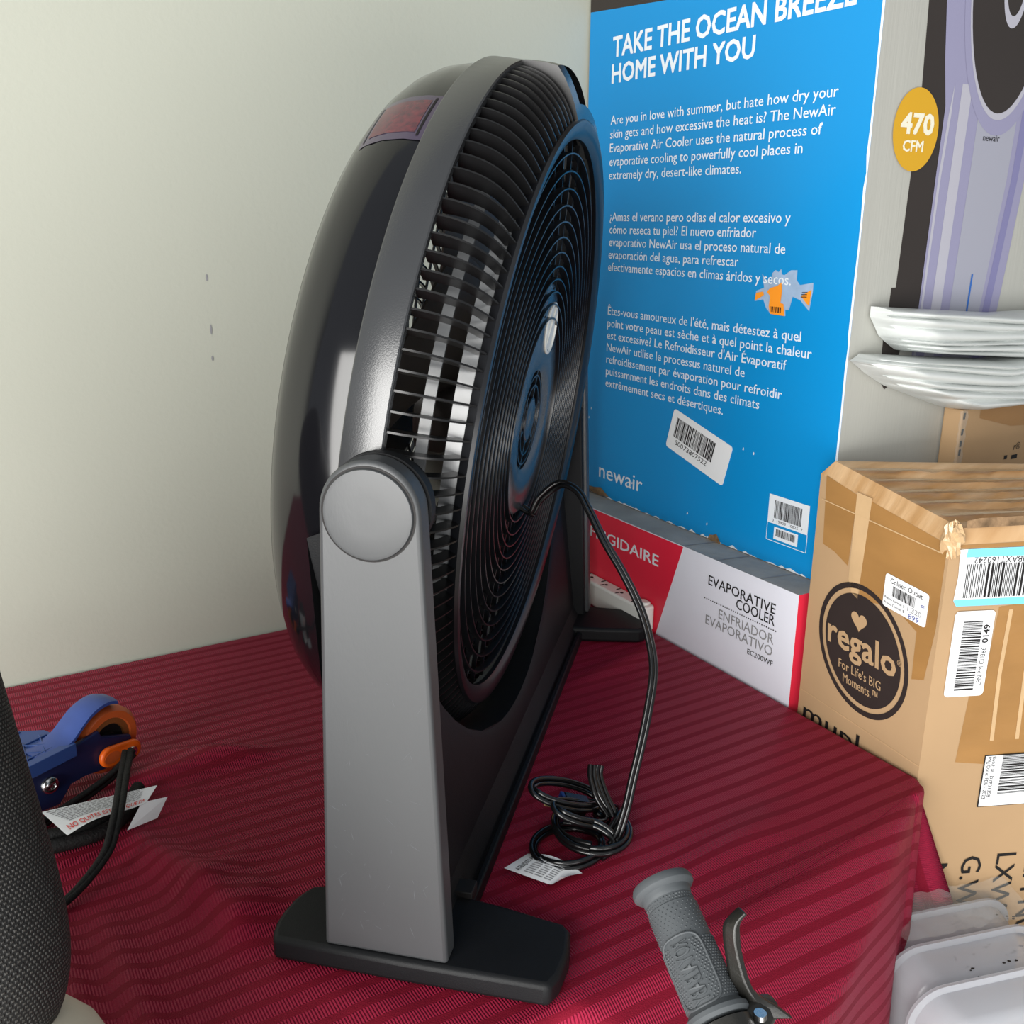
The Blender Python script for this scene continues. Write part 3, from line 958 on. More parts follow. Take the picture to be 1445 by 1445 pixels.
mb.add([tagpt(0.14 + 0.10 * (1 - p.y / 0.8), 0.08 + 0.84 * p.x / gx, 0.0009) for p in gv], gf, 'ink')
ct = mb.build('cord_tag', power_cord, smooth=60, recalc=False); ct['label'] = 'white printed warning tag'

# ------------------------------------------------------------------ power strip
ps = thing('power_strip', 'white multi-outlet power strip lying between the fan foot and the red-and-white box', 'power strip', (0.7475, 1.0, 0.0))
mb = MB()
mb.prism(rrect(0.0225, 0.195, 0.006, 4), (0, 0, 0.001), (1, 0, 0), (0, 1, 0), (0, 0, 0.034), 'white_plastic')
psb = mb.build('casing', ps, smooth=40, bevel=0.003, bseg=3)
mb = MB()
for k in range(5):
    y = 0.070 - 0.034 * k
    for (dx, dy, a, b) in ((-0.005, 0.004, 0.0012, 0.004), (0.005, 0.004, 0.0012, 0.0045), (0, -0.006, 0.0026, 0.0022)):
        mb.prism(ell(0, 0, b, a, 10) if b > 0.003 else ell(0, 0, b, a, 10), (dx if b > 0.003 else dx, y + (dx if b > 0.003 else -0.008), 0.0352), (1, 0, 0), (0, 1, 0), (0, 0, 0.0003), 'ink')
mb.build('socket_slots', psb)
mb = MB()
mb.prism(rrect(0.011, 0.016, 0.004, 4), (0.003, -0.084, 0.0345), (1, 0, 0), (0, 1, 0), (0, 0, 0.004), 'white_plastic')
mb.build('rocker_switch', ps, smooth=40, bevel=0.0015)

# ------------------------------------------------------------------ red and white appliance carton (below the blue one)
UX = Vector((0, -1, 0)); VZ = Vector((0, 0, 1))
FX = 0.7595; FTOP = 0.128
fr = thing('appliance_carton', 'red and white air cooler carton under the tall blue carton', 'box', (FX, 0.90, FLOOR_Z))
fo = Vector((FX, 0.90, FLOOR_Z))
mb = MB()
x0, y0, y1 = FX, 0.6715, 1.148
for side, key in (('body', 'white_card'),):
    lo = Vector((x0, y0, FLOOR_Z)) - fo; hi = Vector((x0 + 0.42, y1, FTOP)) - fo
    a = len(mb.f)
    mb.box(lo, hi, 'white_card')
    mb.m[a + 2] = mb.mi('red_card')      # -y end panel red
    mb.m[a + 1] = mb.mi('grey_card')     # scuffed top


def onf(y, z, lift=0.0004): return Vector((x0 - lift, y, z)) - fo


# red field with slanted edge
mb.add([onf(y1, FTOP - 0.001), onf(0.8576, FTOP - 0.001), onf(0.930, -0.09), onf(y1, -0.09)], [(0, 1, 2, 3)], 'red_card')
text(mb, 'FRIGIDAIRE', onf(1.0495, 0.0880, 0.0008), UX, VZ, 'print_white', 0.0143, width=0.1475, bold=0.012)
text(mb, 'EVAPORATIVE', onf(0.8093, 0.0950, 0.0008), UX, VZ, 'ink', 0.0118, width=0.1075, bold=0.008)
text(mb, 'COOLER', onf(0.7015, 0.0815, 0.0008), UX, VZ, 'ink', 0.0120, width=0.0600, align='r', bold=0.008)
text(mb, 'ENFRIADOR', onf(0.7005, 0.0595, 0.0008), UX, VZ, 'ink_grey', 0.0115, width=0.0880, align='r', bold=0.004)
text(mb, 'EVAPORATIVO', onf(0.7010, 0.0450, 0.0008), UX, VZ, 'ink_grey', 0.0115, width=0.1090, align='r', bold=0.004)
text(mb, 'EC200WF', onf(0.6990, 0.0340, 0.0008), UX, VZ, 'ink', 0.0063, width=0.0395, align='r', bold=0.006)
for k in range(34):
    y = 0.815 - 0.115 * k / 33
    mb.add([onf(y, 0.0755), onf(y - 0.0016, 0.0755), onf(y - 0.0016, 0.0771), onf(y, 0.0771)], [(0, 1, 2, 3)], 'ink')
# worn patches of grey tape on the white panel
for pts in ([(0.853, 0.122), (0.838, 0.122), (0.838, 0.080), (0.856, 0.088)], [(0.835, 0.123), (0.700, 0.124), (0.690, 0.112), (0.760, 0.112), (0.828, 0.104)]):
    mb.add([onf(y, z, 0.0003) for y, z in pts], [tuple(range(len(pts)))], 'white_card')
for yy in (0.86, 0.80, 0.73):
    mb.add([Vector((x0 + 0.001, yy, FTOP + 0.0004)) - fo, Vector((x0 + 0.001, yy - 0.002, FTOP + 0.0004)) - fo, Vector((x0 + 0.05, yy - 0.012, FTOP + 0.0004)) - fo, Vector((x0 + 0.05, yy - 0.009, FTOP + 0.0004)) - fo], [(0, 1, 2, 3)], 'ink_grey')
mb.build('carton_body', fr)

# ------------------------------------------------------------------ tall blue carton
BX = 0.8049; BY0, BY1 = 0.6775, 1.147; BZ0, BZ1 = FTOP + 0.001, 0.98; BX1 = 1.19
bc = thing('appliance_carton', 'tall blue air cooler carton with white lettering standing against the wall', 'box', (BX, 0.9, BZ0))
bo = Vector((BX, 0.9, BZ0))
mb = MB()
NYB, NZB = 16, 40
# left face as a slightly wavy sheet, the rest as panels
def face_x(y, z):
    return BX
vs = [Vector((BX, BY0, BZ0)), Vector((BX, BY1, BZ0)), Vector((BX, BY1, 0.754)), Vector((BX, BY0, 0.739)), Vector((BX, BY1, BZ1)), Vector((BX, BY0, BZ1)),
      Vector((BX1, BY0, BZ0)), Vector((BX1, BY1, BZ0)), Vector((BX1, BY1, BZ1)), Vector((BX1, BY0, BZ1))]
vs[2].z = 0.764; vs[3].z = 0.733
vs = [v_ - bo for v_ in vs]
mb.add(vs, [(0, 1, 2, 3)], 'box_blue')
mb.add(vs, [(3, 2, 4, 5)], 'box_dark')
mb.add(vs, [(6, 0, 3, 5, 9), (7, 6, 9, 8), (1, 7, 8, 4, 2), (5, 4, 8, 9), (0, 6, 7, 1)], 'box_white')


def onb(y, z, lift=0.0004): return Vector((BX - lift, y, z)) - bo


PW = 'print_white'
text(mb, 'TAKE THE OCEAN BREEZE', onb(1.0950, 0.7050), UX, VZ, PW, 0.0225, width=0.3835, bold=0.022)
text(mb, 'HOME WITH YOU', onb(1.0955, 0.6745), UX, VZ, PW, 0.0212, width=0.2530, bold=0.022)


def para(lines, y, z0, dz, width, cap):
    s_ = None
    for i, t_ in enumerate(lines):
        if s_ is None: s_ = text(mb, t_, onb(y, z0), UX, VZ, PW, cap, width=width, bold=0.006)
        else: text(mb, t_, onb(y, z0 - dz * i), UX, VZ, PW, cap, scale=s_, bold=0.006)


para(['Are you in love with summer, but hate how dry your', 'skin gets and how excessive the heat is? The NewAir', 'Evaporative Air Cooler uses the natural process of', 'evaporative cooling to powerfully cool places in', 'extremely dry, desert-like climates.'], 1.0953, 0.6250, 0.0168, 0.3728, 0.0108)
para(['\u00bfAmas el verano pero odias el calor excesivo y', 'c\u00f3mo reseca tu piel? El nuevo enfriador', 'evaporativo NewAir usa el proceso natural de', 'evaporaci\u00f3n del agua, para refrescar', 'efectivamente espacios en climas \u00e1ridos y secos.'], 1.0905, 0.5060, 0.0160, 0.3190, 0.0108)
para(['\u00cates-vous amoureux de l\'\u00e9t\u00e9, mais d\u00e9testez \u00e0 quel', 'point votre peau est s\u00e8che et \u00e0 quel point la chaleur', 'est excessive? Le Refroidisseur d\'Air \u00c9vaporatif', 'NewAir utilise le processus naturel de', 'refroidissement par \u00e9vaporation pour refroidir', 'puissamment les endroits dans des climats', 'extr\u00eamement secs et d\u00e9sertiques.'], 1.0880, 0.3845, 0.0163, 0.3455, 0.0108)
text(mb, 'newair', onb(1.0965, 0.1555), UX, VZ, PW, 0.0215, width=0.0985, bold=0.004)
# printed product code panel bottom right
mb.add([onb(y, z) for y, z in ((0.768, 0.2105), (0.708, 0.2105), (0.708, 0.177), (0.768, 0.177))], [(0, 1, 2, 3)], PW)
barcode(mb, onb(0.7585, 0.184, 0.0008), UX, VZ, 0.041, 0.021, 'ink', 30, 5)
text(mb, '0  15928  10025  7', onb(0.761, 0.1795, 0.0008), UX, VZ, 'ink', 0.0030, width=0.046)
for a, b in (((0.768, 0.177), (0.768, 0.1565)), ((0.708, 0.177), (0.708, 0.1565))):
    mb.add([onb(a[0] + 0.0004, a[1]), onb(a[0] - 0.0004, a[1]), onb(b[0] - 0.0004, b[1]), onb(b[0] + 0.0004, b[1])], [(0, 1, 2, 3)], PW)
mb.add([onb(0.768, 0.1568), onb(0.708, 0.1568), onb(0.708, 0.1560), onb(0.768, 0.1560)], [(0, 1, 2, 3)], PW)
mb.add([onb(0.757, 0.174), onb(0.721, 0.174), onb(0.721, 0.1595), onb(0.757, 0.1595)], [(0, 1, 2, 3)], PW)
barcode(mb, onb(0.7535, 0.1635, 0.0008), UX, VZ, 0.029, 0.0085, 'ink', 24, 9)
# worn white edge along the right corner and bottom
rndw = random.Random(3)
pts = []
zz = BZ0
while zz < 0.80:
    pts.append((BY0 + 0.0012 + rndw.random() * 0.0022, zz)); zz += 0.012 + rndw.random() * 0.02
for i in range(len(pts) - 1):
    mb.add([onb(BY0, pts[i][1], 0.0003), onb(pts[i][0], pts[i][1], 0.0003), onb(pts[i + 1][0], pts[i + 1][1], 0.0003), onb(BY0, pts[i + 1][1], 0.0003)], [(0, 1, 2, 3)], PW)
yy = BY0 + 0.01
while yy < BY1 - 0.02:
    h = 0.0008 + rndw.random() * 0.003; wd = 0.006 + rndw.random() * 0.02
    mb.add([onb(yy, BZ0), onb(yy + wd, BZ0), onb(yy + wd * 0.6, BZ0 + h)], [(0, 1, 2)], PW)
    yy += wd * (0.7 + rndw.random())
for (y, z, r1, r2) in ((1.10, 0.135, 0.030, 0.006), (0.853, 0.133, 0.012, 0.006), (1.128, 0.130, 0.016, 0.010)):
    mb.add([onb(y + r1 * q, z + r2 * e, 0.0009) for q, e in ((-1, -0.7), (-0.2, -1.0), (1, -0.8), (0.7, 0.3), (0.2, 0.5), (-0.3, 1.0))], [tuple(range(6))], 'kraft_edge')
for (y, z) in ((0.815, 0.252), (0.798, 0.250), (1.02, 0.163), (0.905, 0.150), (0.868, 0.146), (0.745, 0.385), (0.74, 0.60), (1.12, 0.25), (1.125, 0.236)):
    mb.add([onb(y + 0.0013, z), onb(y, z - 0.0012), onb(y - 0.0012, z + 0.001), onb(y, z + 0.003)], [(0, 1, 2, 3)], PW)

# --- picture printed on the white end panel (faces -y)
UXX = Vector((1, 0, 0))
def one(x, z, lift=0.0004): return Vector((x, BY0 - lift, z)) - bo


def poly_e(pts, key, lift=0.0004): mb.add([one(x, z, lift) for x, z in pts], [tuple(range(len(pts)))], key)


poly_e([(0.8640, 0.93), (0.8650, 0.709), (0.8692, 0.632), (0.8677, 0.550), (0.8648, 0.443), (0.8580, 0.443), (0.8568, 0.414), (0.8538, 0.413), (0.8545, 0.380), (0.8580, 0.3456), (0.8650, 0.338), (0.8750, 0.343), (0.8780, 0.36), (0.885, 0.385), (0.91, 0.39), (0.91, 0.93)], 'box_dark', 0.0003)
Lb = [(0.8905, 0.93), (0.8905, 0.7115), (0.8985, 0.660), (0.9077, 0.618), (0.9062, 0.551), (0.9045, 0.4315), (0.902, 0.34)]
Rb = [(1.030, 0.34), (1.0406, 0.415), (1.0559, 0.5546), (1.066, 0.618), (1.075, 0.660), (1.083, 0.7115), (1.083, 0.93)]
poly_e(Lb + Rb, 'lav', 0.0006)
poly_e([(0.9045, 0.34), (0.9075, 0.4315), (0.910, 0.551), (0.914, 0.610), (0.918, 0.640), (0.918, 0.610), (0.914, 0.551), (0.911, 0.4315), (0.908, 0.34)], 'lav_light', 0.0008)
poly_e([(0.922, 0.34), (0.925, 0.4315), (0.928, 0.551), (0.930, 0.640), (0.946, 0.640), (0.944, 0.551), (0.941, 0.4315), (0.938, 0.34)], 'lav_light', 0.0008)
poly_e([(0.952, 0.34), (0.956, 0.4315), (0.960, 0.551), (0.962, 0.640), (1.028, 0.640), (1.024, 0.551), (1.010, 0.4315), (0.999, 0.34)], 'lav_mid', 0.0008)
poly_e([(1.018, 0.34), (1.028, 0.4315), (1.043, 0.551), (1.050, 0.640), (1.036, 0.640), (1.032, 0.551), (1.016, 0.4315), (1.004, 0.34)], 'lav_dark', 0.0008)
poly_e(ell(0.993, 0.757, 0.078, 0.163, 64), 'lav', 0.0010)
poly_e(ell(0.992, 0.760, 0.069, 0.151, 64), 'lav_light', 0.0012)
poly_e(ell(0.991, 0.760, 0.0655, 0.1445, 64), 'box_dark', 0.0014)
ring2d(mb, 0.995, 0.741, 0.0150, 0.0200, one(0, 0, 0.0016), UXX, VZ, 'lav_light', 48, ry=2.25)
text(mb, 'Hi', one(1.0150, 0.7150, 0.0016), UXX, VZ, PW, 0.006)
text(mb, 'newair', one(0.9735, 0.5885, 0.0012), UXX, VZ, 'ink', 0.0062, width=0.0275)
poly_e([(0.9835, 0.400), (0.9865, 0.400), (0.9880, 0.4535), (0.9853, 0.4535)], 'led', 0.0012)
poly_e(ell(0.8662, 0.594, 0.0335, 0.0385, 64), 'badge', 0.0016)
text(mb, '470', one(0.8672, 0.5905, 0.0020), UXX, VZ, 'cream_print', 0.0180, width=0.0475, align='c', bold=0.03)
text(mb, 'CFM', one(0.8640, 0.5740, 0.0020), UXX, VZ, 'cream_print', 0.0100, width=0.0300, align='c', bold=0.02)
mb.build('carton_body', bc)
# stickers on the blue face
mb = MB()
cs = onb(0.8925, 0.2405, 0.0006)
an = rad(-15.0); su = UX * cos(an) + VZ * sin(an); sv = -UX * sin(an) + VZ * cos(an)
mb.prism(rrect(0.112, 0.0525, 0.004, 4), cs, su, sv, Vector((-0.0004, 0, 0)), 'paper')
barcode(mb, cs + su * -0.046 + sv * -0.008 + Vector((-0.0008, 0, 0)), su, sv, 0.075, 0.026, 'ink', 34, 21)
text(mb, 'S0073807522', cs + su * -0.040 + sv * -0.0165 + Vector((-0.0008, 0, 0)), su, sv, 'ink', 0.0062, width=0.062)
sb = mb.build('barcode_sticker', bc); sb['label'] = 'tilted white barcode sticker'
mb = MB()
oc = lambda u_, v_, l=0.0007: onb(0.8205 - u_ * 0.0000866 * 0.85, 0.4700 - (v_ - 100) * 0.0000665, l)
px = lambda u_, v_, l=0.0007: onb(0.8150 - (u_ - 335) * (0.0830 / 930), 0.4590 - (v_ - 170) * (0.0500 / 715), l)
for pts in ([(430, 270), (500, 350), (580, 390), (600, 250), (650, 200), (700, 230), (740, 180), (760, 260), (800, 270), (900, 190), (1000, 185), (1000, 330), (1060, 400), (1260, 350), (1265, 470), (1235, 770), (1080, 620), (960, 580), (920, 780), (860, 790), (870, 880), (620, 870), (540, 790), (480, 660), (340, 700), (350, 540), (480, 480)],):
    mb.add([px(*p, 0.0002) for p in pts], [tuple(range(len(pts)))], 'torn')
for pts in ([(610, 470), (700, 440), (770, 380), (790, 500), (780, 690), (830, 700), (860, 880), (620, 870), (590, 760), (600, 600), (540, 540), (590, 480)], [(360, 570), (480, 540), (495, 590), (430, 640), (345, 690)], [(1100, 560), (1250, 450), (1235, 690), (1190, 660)]):
    mb.add([px(*p, 0.0010) for p in pts], [tuple(range(len(pts)))], 'orange')
barcode(mb, px(620, 840, 0.0013), UX, VZ, 0.0165, 0.006, 'ink', 9, 3)
for (a, b, c_) in ((1110, 1195, 500), (1105, 1190, 530), (1100, 1190, 565)):
    mb.add([px(a, c_, 0.0013), px(b, c_ - 8, 0.0013), px(b, c_ + 4, 0.0013), px(a, c_ + 12, 0.0013)], [(0, 1, 2, 3)], 'ink')
sb = mb.build('price_sticker', bc, recalc=False); sb['label'] = 'torn orange price sticker'

# ------------------------------------------------------------------ kraft box at the table corner
RN = Vector((0.758, 0.5045, 0.0))
pe = rad(3.0); RE = Vector((sin(pe), cos(pe), 0)); RG = Vector((cos(rad(23.6)), -sin(rad(23.6)), 0))
RNL = Vector((-RE.y, RE.x, 0)); RNF = Vector((RG.y, -RG.x, 0))      # outward normals of left and front faces
rb = thing('cardboard_box', 'tall brown cardboard box with round dark logo beside the table corner', 'box', (RN.x + 0.1, RN.y, FLOOR_Z))
ro = Vector((RN.x + 0.1, RN.y, FLOOR_Z))


def onl(t, z, lift=0.0005): return RN + RE * t + VZ * z + RNL * lift - ro


def onr(t, z, lift=0.0005): return RN + RG * t + VZ * (z + 0.004) + RNF * lift - ro


mb = MB()
LT, LG = 0.150, 0.34
LTOP = 0.160
zt_n, zt_f = 0.247, 0.262
base_pts = [RN, RN + RG * LG, RN + RG * LG + RE * LT * 0.9, RN + RE * LTOP]
top_z = [zt_n, 0.256, 0.268, 0.276]
bev = 0.014
ring0 = [p + VZ * FLOOR_Z - ro for p in base_pts]
ring1 = [p + VZ * (z - bev) - ro for p, z in zip(base_pts, top_z)]
cen = sum(base_pts, Vector()) / 4
ring2 = [p + (cen - p).normalized() * bev * 0.9 + VZ * z - ro for p, z in zip(base_pts, top_z)]
# top surface as a crumpled grid
mb.add(ring0 + ring1, [(0, 1, 5, 4), (1, 2, 6, 5), (2, 3, 7, 6), (3, 0, 4, 7), (3, 2, 1, 0)], 'kraft')
mb.add(ring1 + ring2, [(0, 1, 5, 4), (1, 2, 6, 5), (2, 3, 7, 6), (3, 0, 4, 7)], 'tape_top')
NG = 24; vs = []; rndc = random.Random(12)
for i in range(NG + 1):
    for j in range(NG + 1):
        a, b = i / NG, j / NG
        p = (ring2[0] * (1 - a) + ring2[1] * a) * (1 - b) + (ring2[3] * (1 - a) + ring2[2] * a) * b
        e = min(a, 1 - a, b, 1 - b) * 6
        p = p + VZ * (min(1, e) * ((rndc.random() - 0.5) * 0.003 - 0.004 * sin(PI * b) + 0.002 * sin(b * 40)))
        vs.append(p)
mb.add(vs, [(i * (NG + 1) + j, (i + 1) * (NG + 1) + j, (i + 1) * (NG + 1) + j + 1, i * (NG + 1) + j + 1) for i in range(NG) for j in range(NG)], 'tape_top')
# pale tape streaks over the top
for b0 in (0.12, 0.30, 0.46, 0.63, 0.80):
    q = []
    for i in range(9):
        a = i / 8
        p = (ring2[0] * (1 - a) + ring2[1] * a) * (1 - b0) + (ring2[3] * (1 - a) + ring2[2] * a) * b0
        q += [p + VZ * 0.003, p + RE * (0.006 + 0.003 * sin(i * 2.3)) + VZ * 0.003]
    mb.add(q, [(2 * i, 2 * i + 2, 2 * i + 3, 2 * i + 1) for i in range(8)], 'tape_clear')
# round logo on the left face; the panel is a little racked, so the print runs slightly downhill
LU = -RE
LC = (0.0830, 0.0972); R1 = 0.067
PU = (RE * -0.86 + VZ * -0.055); PV = (RE * 0.11 + VZ * 0.99)
def lg(x, z, lift=0.0006): return onl(LC[0], LC[1], lift) + PU * x + PV * z
ring2d(mb, 0, 0, R1 * 0.925, R1 * 1.01, lg(0, 0, 0.0006), PU, PV, 'brown_ink', 72)
mb.flat(ell(0, 0, R1 * 0.850, R1 * 0.850, 72), lg(0, 0, 0.0006), PU, PV, 'brown_ink')
text(mb, 'regalo', lg(-0.0520, -0.0085, 0.0010), PU, PV, 'kraft', 0.0270, width=0.1020, bold=0.018)
text(mb, '\u00ae', lg(0.0520, 0.006, 0.0010), PU, PV, 'kraft', 0.0060)
text(mb, "For Life's BIG", lg(-0.0345, -0.0305, 0.0010), PU, PV, 'kraft', 0.0095, width=0.0640, bold=0.008)
text(mb, 'Moments.\u2122', lg(-0.0275, -0.0435, 0.0010), PU, PV, 'kraft', 0.0095, width=0.0530, bold=0.008)
hpts = []
for k in range(40):
    t = 2 * PI * k / 40
    hpts.append((16 * sin(t) ** 3 / 17 * 0.0125, (13 * cos(t) - 5 * cos(2 * t) - 2 * cos(3 * t) - cos(4 * t)) / 17 * 0.0115))
mb.flat(hpts, lg(-0.0045, 0.0290, 0.0010), PU, PV, 'kraft')
text(mb, 'mupl', onl(0.1510, -0.0105, 0.0008), (RE * -1.0 + VZ * -0.05), VZ, 'ink', 0.0210, width=0.078, bold=0.006)
# sideways lettering on the front face: reads downwards
DU = -VZ; DV = RG
for s_, t_, z_, cp in (('G.W.', 0.0595, -0.099, 0.0210), ('LXWXH', 0.0965, -0.0985, 0.0205), ('ITEM NO.', 0.1285, -0.085, 0.0205)):
    text(mb, s_, onr(t_, z_, 0.0008), DU, DV, 'ink', cp, bold=0.004)
text(mb, 'N.W.', onr(0.0240, -0.105, 0.0008), DU, DV, 'ink', 0.0205, bold=0.004)
# creases: darker pressed lines
mb.add([onl(0.158, 0.022), onl(0.158, 0.0212), onl(0.0, 0.0102), onl(0.0, 0.011)], [(0, 1, 2, 3)], 'tape_clear')
mb.build('box_body', rb, smooth=25, recalc=False)
# torn corner wad
mb = MB(); vs = []; rndc = random.Random(4)
for i in range(11):
    for j in range(16):
        th = PI * i / 10; ph = 2 * PI * j / 16
        r = 0.0085 * (0.75 + 0.5 * rndc.random())
        vs.append(onl(0, 0, 0) + RG * 0.004 + RE * 0.003 + VZ * (zt_n - 0.010) + Vector((r * sin(th) * cos(ph), r * sin(th) * sin(ph), 1.9 * r * cos(th))))
mb.add(vs, [(i * 16 + j, i * 16 + (j + 1) % 16, (i + 1) * 16 + (j + 1) % 16, (i + 1) * 16 + j) for i in range(10) for j in range(16)], 'tape_clear')
cw = mb.build('torn_corner', rb); cw['label'] = 'crushed corner wrapped in clear tape'
# torn lip along the front top edge
mb = MB(); vs = []
NL_ = 26
for i in range(NL_ + 1):
    t = 0.012 + (LG - 0.02) * i / NL_
    z = zt_n + 0.002 + 0.007 * i / NL_ / 1.0
    vs += [onr(t, z - 0.004, 0.0015), onr(t, z + 0.002 + rndc.random() * 0.003, 0.001), onr(t, z + rndc.random() * 0.002, -0.006)]
mb.add(vs, [(3 * i + k, 3 * i + 3 + k, 3 * i + 4 + k, 3 * i + 1 + k) for i in range(NL_) for k in range(2)], 'kraft_edge')
mb.build('torn_flap_edge', rb)
# tape on the left face and front face
mb = MB()
def tl(pts, key, lift=0.0003): mb.add([onl(t, z, lift) for t, z in pts], [tuple(range(len(pts)))], key)
def tr(pts, key, lift=0.0003): mb.add([onr(t, z, lift) for t, z in pts], [tuple(range(len(pts)))], key)
tl([(0.152, 0.262), (0.1478, 0.1905), (0.132, 0.187), (0.1123, 0.1776), (0.110, 0.252)], 'tape')
tl([(0.092, 0.250), (0.0957, 0.1865), (0.094, 0.148), (0.050, 0.155), (0.0228, 0.141), (0.0215, 0.093), (0.008, 0.098), (0.003, 0.150), (0.003, 0.233)], 'tape')
tl([(0.1105, 0.255), (0.1095, 0.165), (0.104, 0.152), (0.0955, 0.148), (0.0915, 0.253)], 'tape_clear', 0.0006)
tl([(0.155, 0.2372), (0.155, 0.2362), (0.006, 0.2230), (0.006, 0.2242)], 'tape_clear', 0.0008)
tr([(0.006, 0.229), (0.30, 0.234), (0.30, 0.2265), (0.16, 0.2265), (0.006, 0.226)], 'tape')
tr([(0.085, 0.228), (0.30, 0.230), (0.30, 0.01), (0.072, 0.004), (0.036, 0.009), (0.040, 0.080), (0.052, 0.082), (0.056, 0.168), (0.085, 0.171)], 'tape')
for t_ in (0.066, 0.092, 0.106, 0.15):
    tr([(t_, 0.165), (t_ + 0.004, 0.165), (t_ + 0.003, 0.10), (t_ + 0.006, 0.03), (t_ + 0.002, 0.03), (t_ - 0.001, 0.10)], 'tape_clear', 0.0006)
mb.build('packing_tape', rb, recalc=False)
# labels
mb = MB()
an = rad(-5); pu = LU * cos(an) + VZ * sin(an); pv = -LU * sin(an) + VZ * cos(an)
PX_ = (RE * -0.995 + VZ * -0.105).normalized(); LU0, VZ0 = LU, VZ; LU = PX_
pc = onl(0.0390, 0.1675, 0.0009)
mb.prism(rrect(0.0510, 0.0330, 0.003, 4), pc, LU, VZ, RNL * 0.0004, 'paper')
pl_ = pc + RNL * 0.0008
text(mb, 'Coliseo Outlet', pl_ + LU * -0.019 + VZ * 0.0090, LU, VZ, 'ink', 0.0050, width=0.038)
barcode(mb, pl_ + LU * -0.015 + VZ * -0.0030, LU, VZ, 0.027, 0.0100, 'ink', 24, 8)
text(mb, 'Precio normal: $', pl_ + LU * -0.0235 + VZ * -0.0080, LU, VZ, 'ink', 0.0024, width=0.024)
text(mb, 'Precio Coliseo: $', pl_ + LU * -0.0235 + VZ * -0.0130, LU, VZ, 'ink', 0.0024, width=0.024)
text(mb, '1,320', pl_ + LU * 0.004 + VZ * -0.0090, LU, VZ, 'ink_grey', 0.0050, width=0.016)
text(mb, '899', pl_ + LU * 0.006 + VZ * -0.0155, LU, VZ, 'ink_blue', 0.0050, width=0.012)
text(mb, 'sn', pl_ + LU * 0.0185 + VZ * 0.0010, LU, VZ, 'ink_blue', 0.0042)
LU, VZ = LU0, VZ0
o_ = mb.build('price_label', rb); o_['label'] = 'white store price label'
mb = MB()
mb.add([onr(t, z, 0.0010) for t, z in ((0.0166, 0.2252), (0.0093, 0.2249), (0.0110, 0.20), (0.0096, 0.176), (0.0129, 0.1706), (0.16, 0.1700), (0.16, 0.2265))], [tuple(range(7))], 'paper')
mb.add([onr(t, z, 0.0013) for t, z in ((0.0166, 0.2252), (0.16, 0.2265), (0.16, 0.2175), (0.0160, 0.2175))], [(0, 1, 2, 3)], 'label_blue')
mb.add([onr(t, z, 0.0013) for t, z in ((0.0096, 0.176), (0.0129, 0.1706), (0.16, 0.1700), (0.16, 0.1775), (0.0100, 0.1770))], [tuple(range(5))], 'label_blue')
barcode(mb, onr(0.0180, 0.1785, 0.0014), RG, VZ, 0.125, 0.0325, 'ink', 56, 31)
# printed upside down: reads to the left with its top at the bottom
text(mb, 'LPNBAXT160242', onr(0.0850, 0.2172, 0.0014), -RG, -VZ, 'ink', 0.0058, width=0.061, align='l')
o_ = mb.build('shipping_label', rb, recalc=False); o_['label'] = 'white barcode label with sky blue bands'
mb = MB()
an = rad(1.5)
mb.prism(rrect(0.0390, 0.0860, 0.004, 4), onr(0.0330, 0.1225, 0.0011), RG, VZ, RNF * 0.0004, 'paper')
barcode(mb, onr(0.0225, 0.0860, 0.0017), VZ, -RG * 1.0, 0.070, -0.0190, 'ink', 40, 44)
text(mb, 'LPN PM CU386', onr(0.0485, 0.0905, 0.0017), VZ, -RG, 'ink', 0.0048, width=0.038)
text(mb, '0149', onr(0.0490, 0.1335, 0.0017), VZ, -RG, 'ink', 0.0058, width=0.018, bold=0.02)
o_ = mb.build('tracking_label', rb); o_['label'] = 'white vertical barcode label'
mb = MB()
mb.prism([(0.0655, 0.0185), (0.19, 0.0190), (0.19, -0.0385), (0.0655, -0.0382)], RN - ro + RNF * 0.0009, RG, VZ, RNF * 0.0003, 'ink')
mb.prism([(0.0665, 0.0178), (0.19, 0.0182), (0.19, -0.0377), (0.0668, -0.0374)], RN - ro + RNF * 0.0012, RG, VZ, RNF * 0.0003, 'paper')
barcode(mb, onr(0.0840, 0.0150, 0.0018), -VZ, RG, 0.044, 0.060, 'ink', 26, 77)
text(mb, 'Batch #:  DYP21358', onr(0.0735, 0.0130, 0.0018), -VZ, RG, 'ink', 0.0036, width=0.044)
text(mb, 'Mfg Date: FEB - 2023', onr(0.0685, 0.0130, 0.0018), -VZ, RG, 'ink', 0.0036, width=0.046)
o_ = mb.build('batch_label', rb); o_['label'] = 'black-edged white batch label'

# ------------------------------------------------------------------ slim brown carton behind, with the white sheeting on it
CY = 0.652
sc_ = thing('cardboard_box', 'slim brown taped box behind the logo box under the white plastic sheeting', 'box', (1.15, CY, FLOOR_Z))
so_ = Vector((1.15, CY, FLOOR_Z))
mb = MB()
CXL, CT = 0.968, 0.3105
mb.box(Vector((CXL, CY, FLOOR_Z)) - so_, Vector((1.42, CY + 0.024, CT)) - so_, 'kraft')
def onk(x, z, lift=0.0005): return Vector((x, CY - lift, z)) - so_
mb.add([onk(0.999, 0.3095), onk(1.30, 0.3095), onk(1.30, 0.270), onk(1.06, 0.2835), onk(0.999, 0.2985)], [tuple(range(5))], 'tape')
mb.add([onk(1.070, 0.248, 0.0006), onk(1.081, 0.248, 0.0006), onk(1.081, 0.243, 0.0006), onk(1.070, 0.243, 0.0006)], [(0, 1, 2, 3)], 'ink')
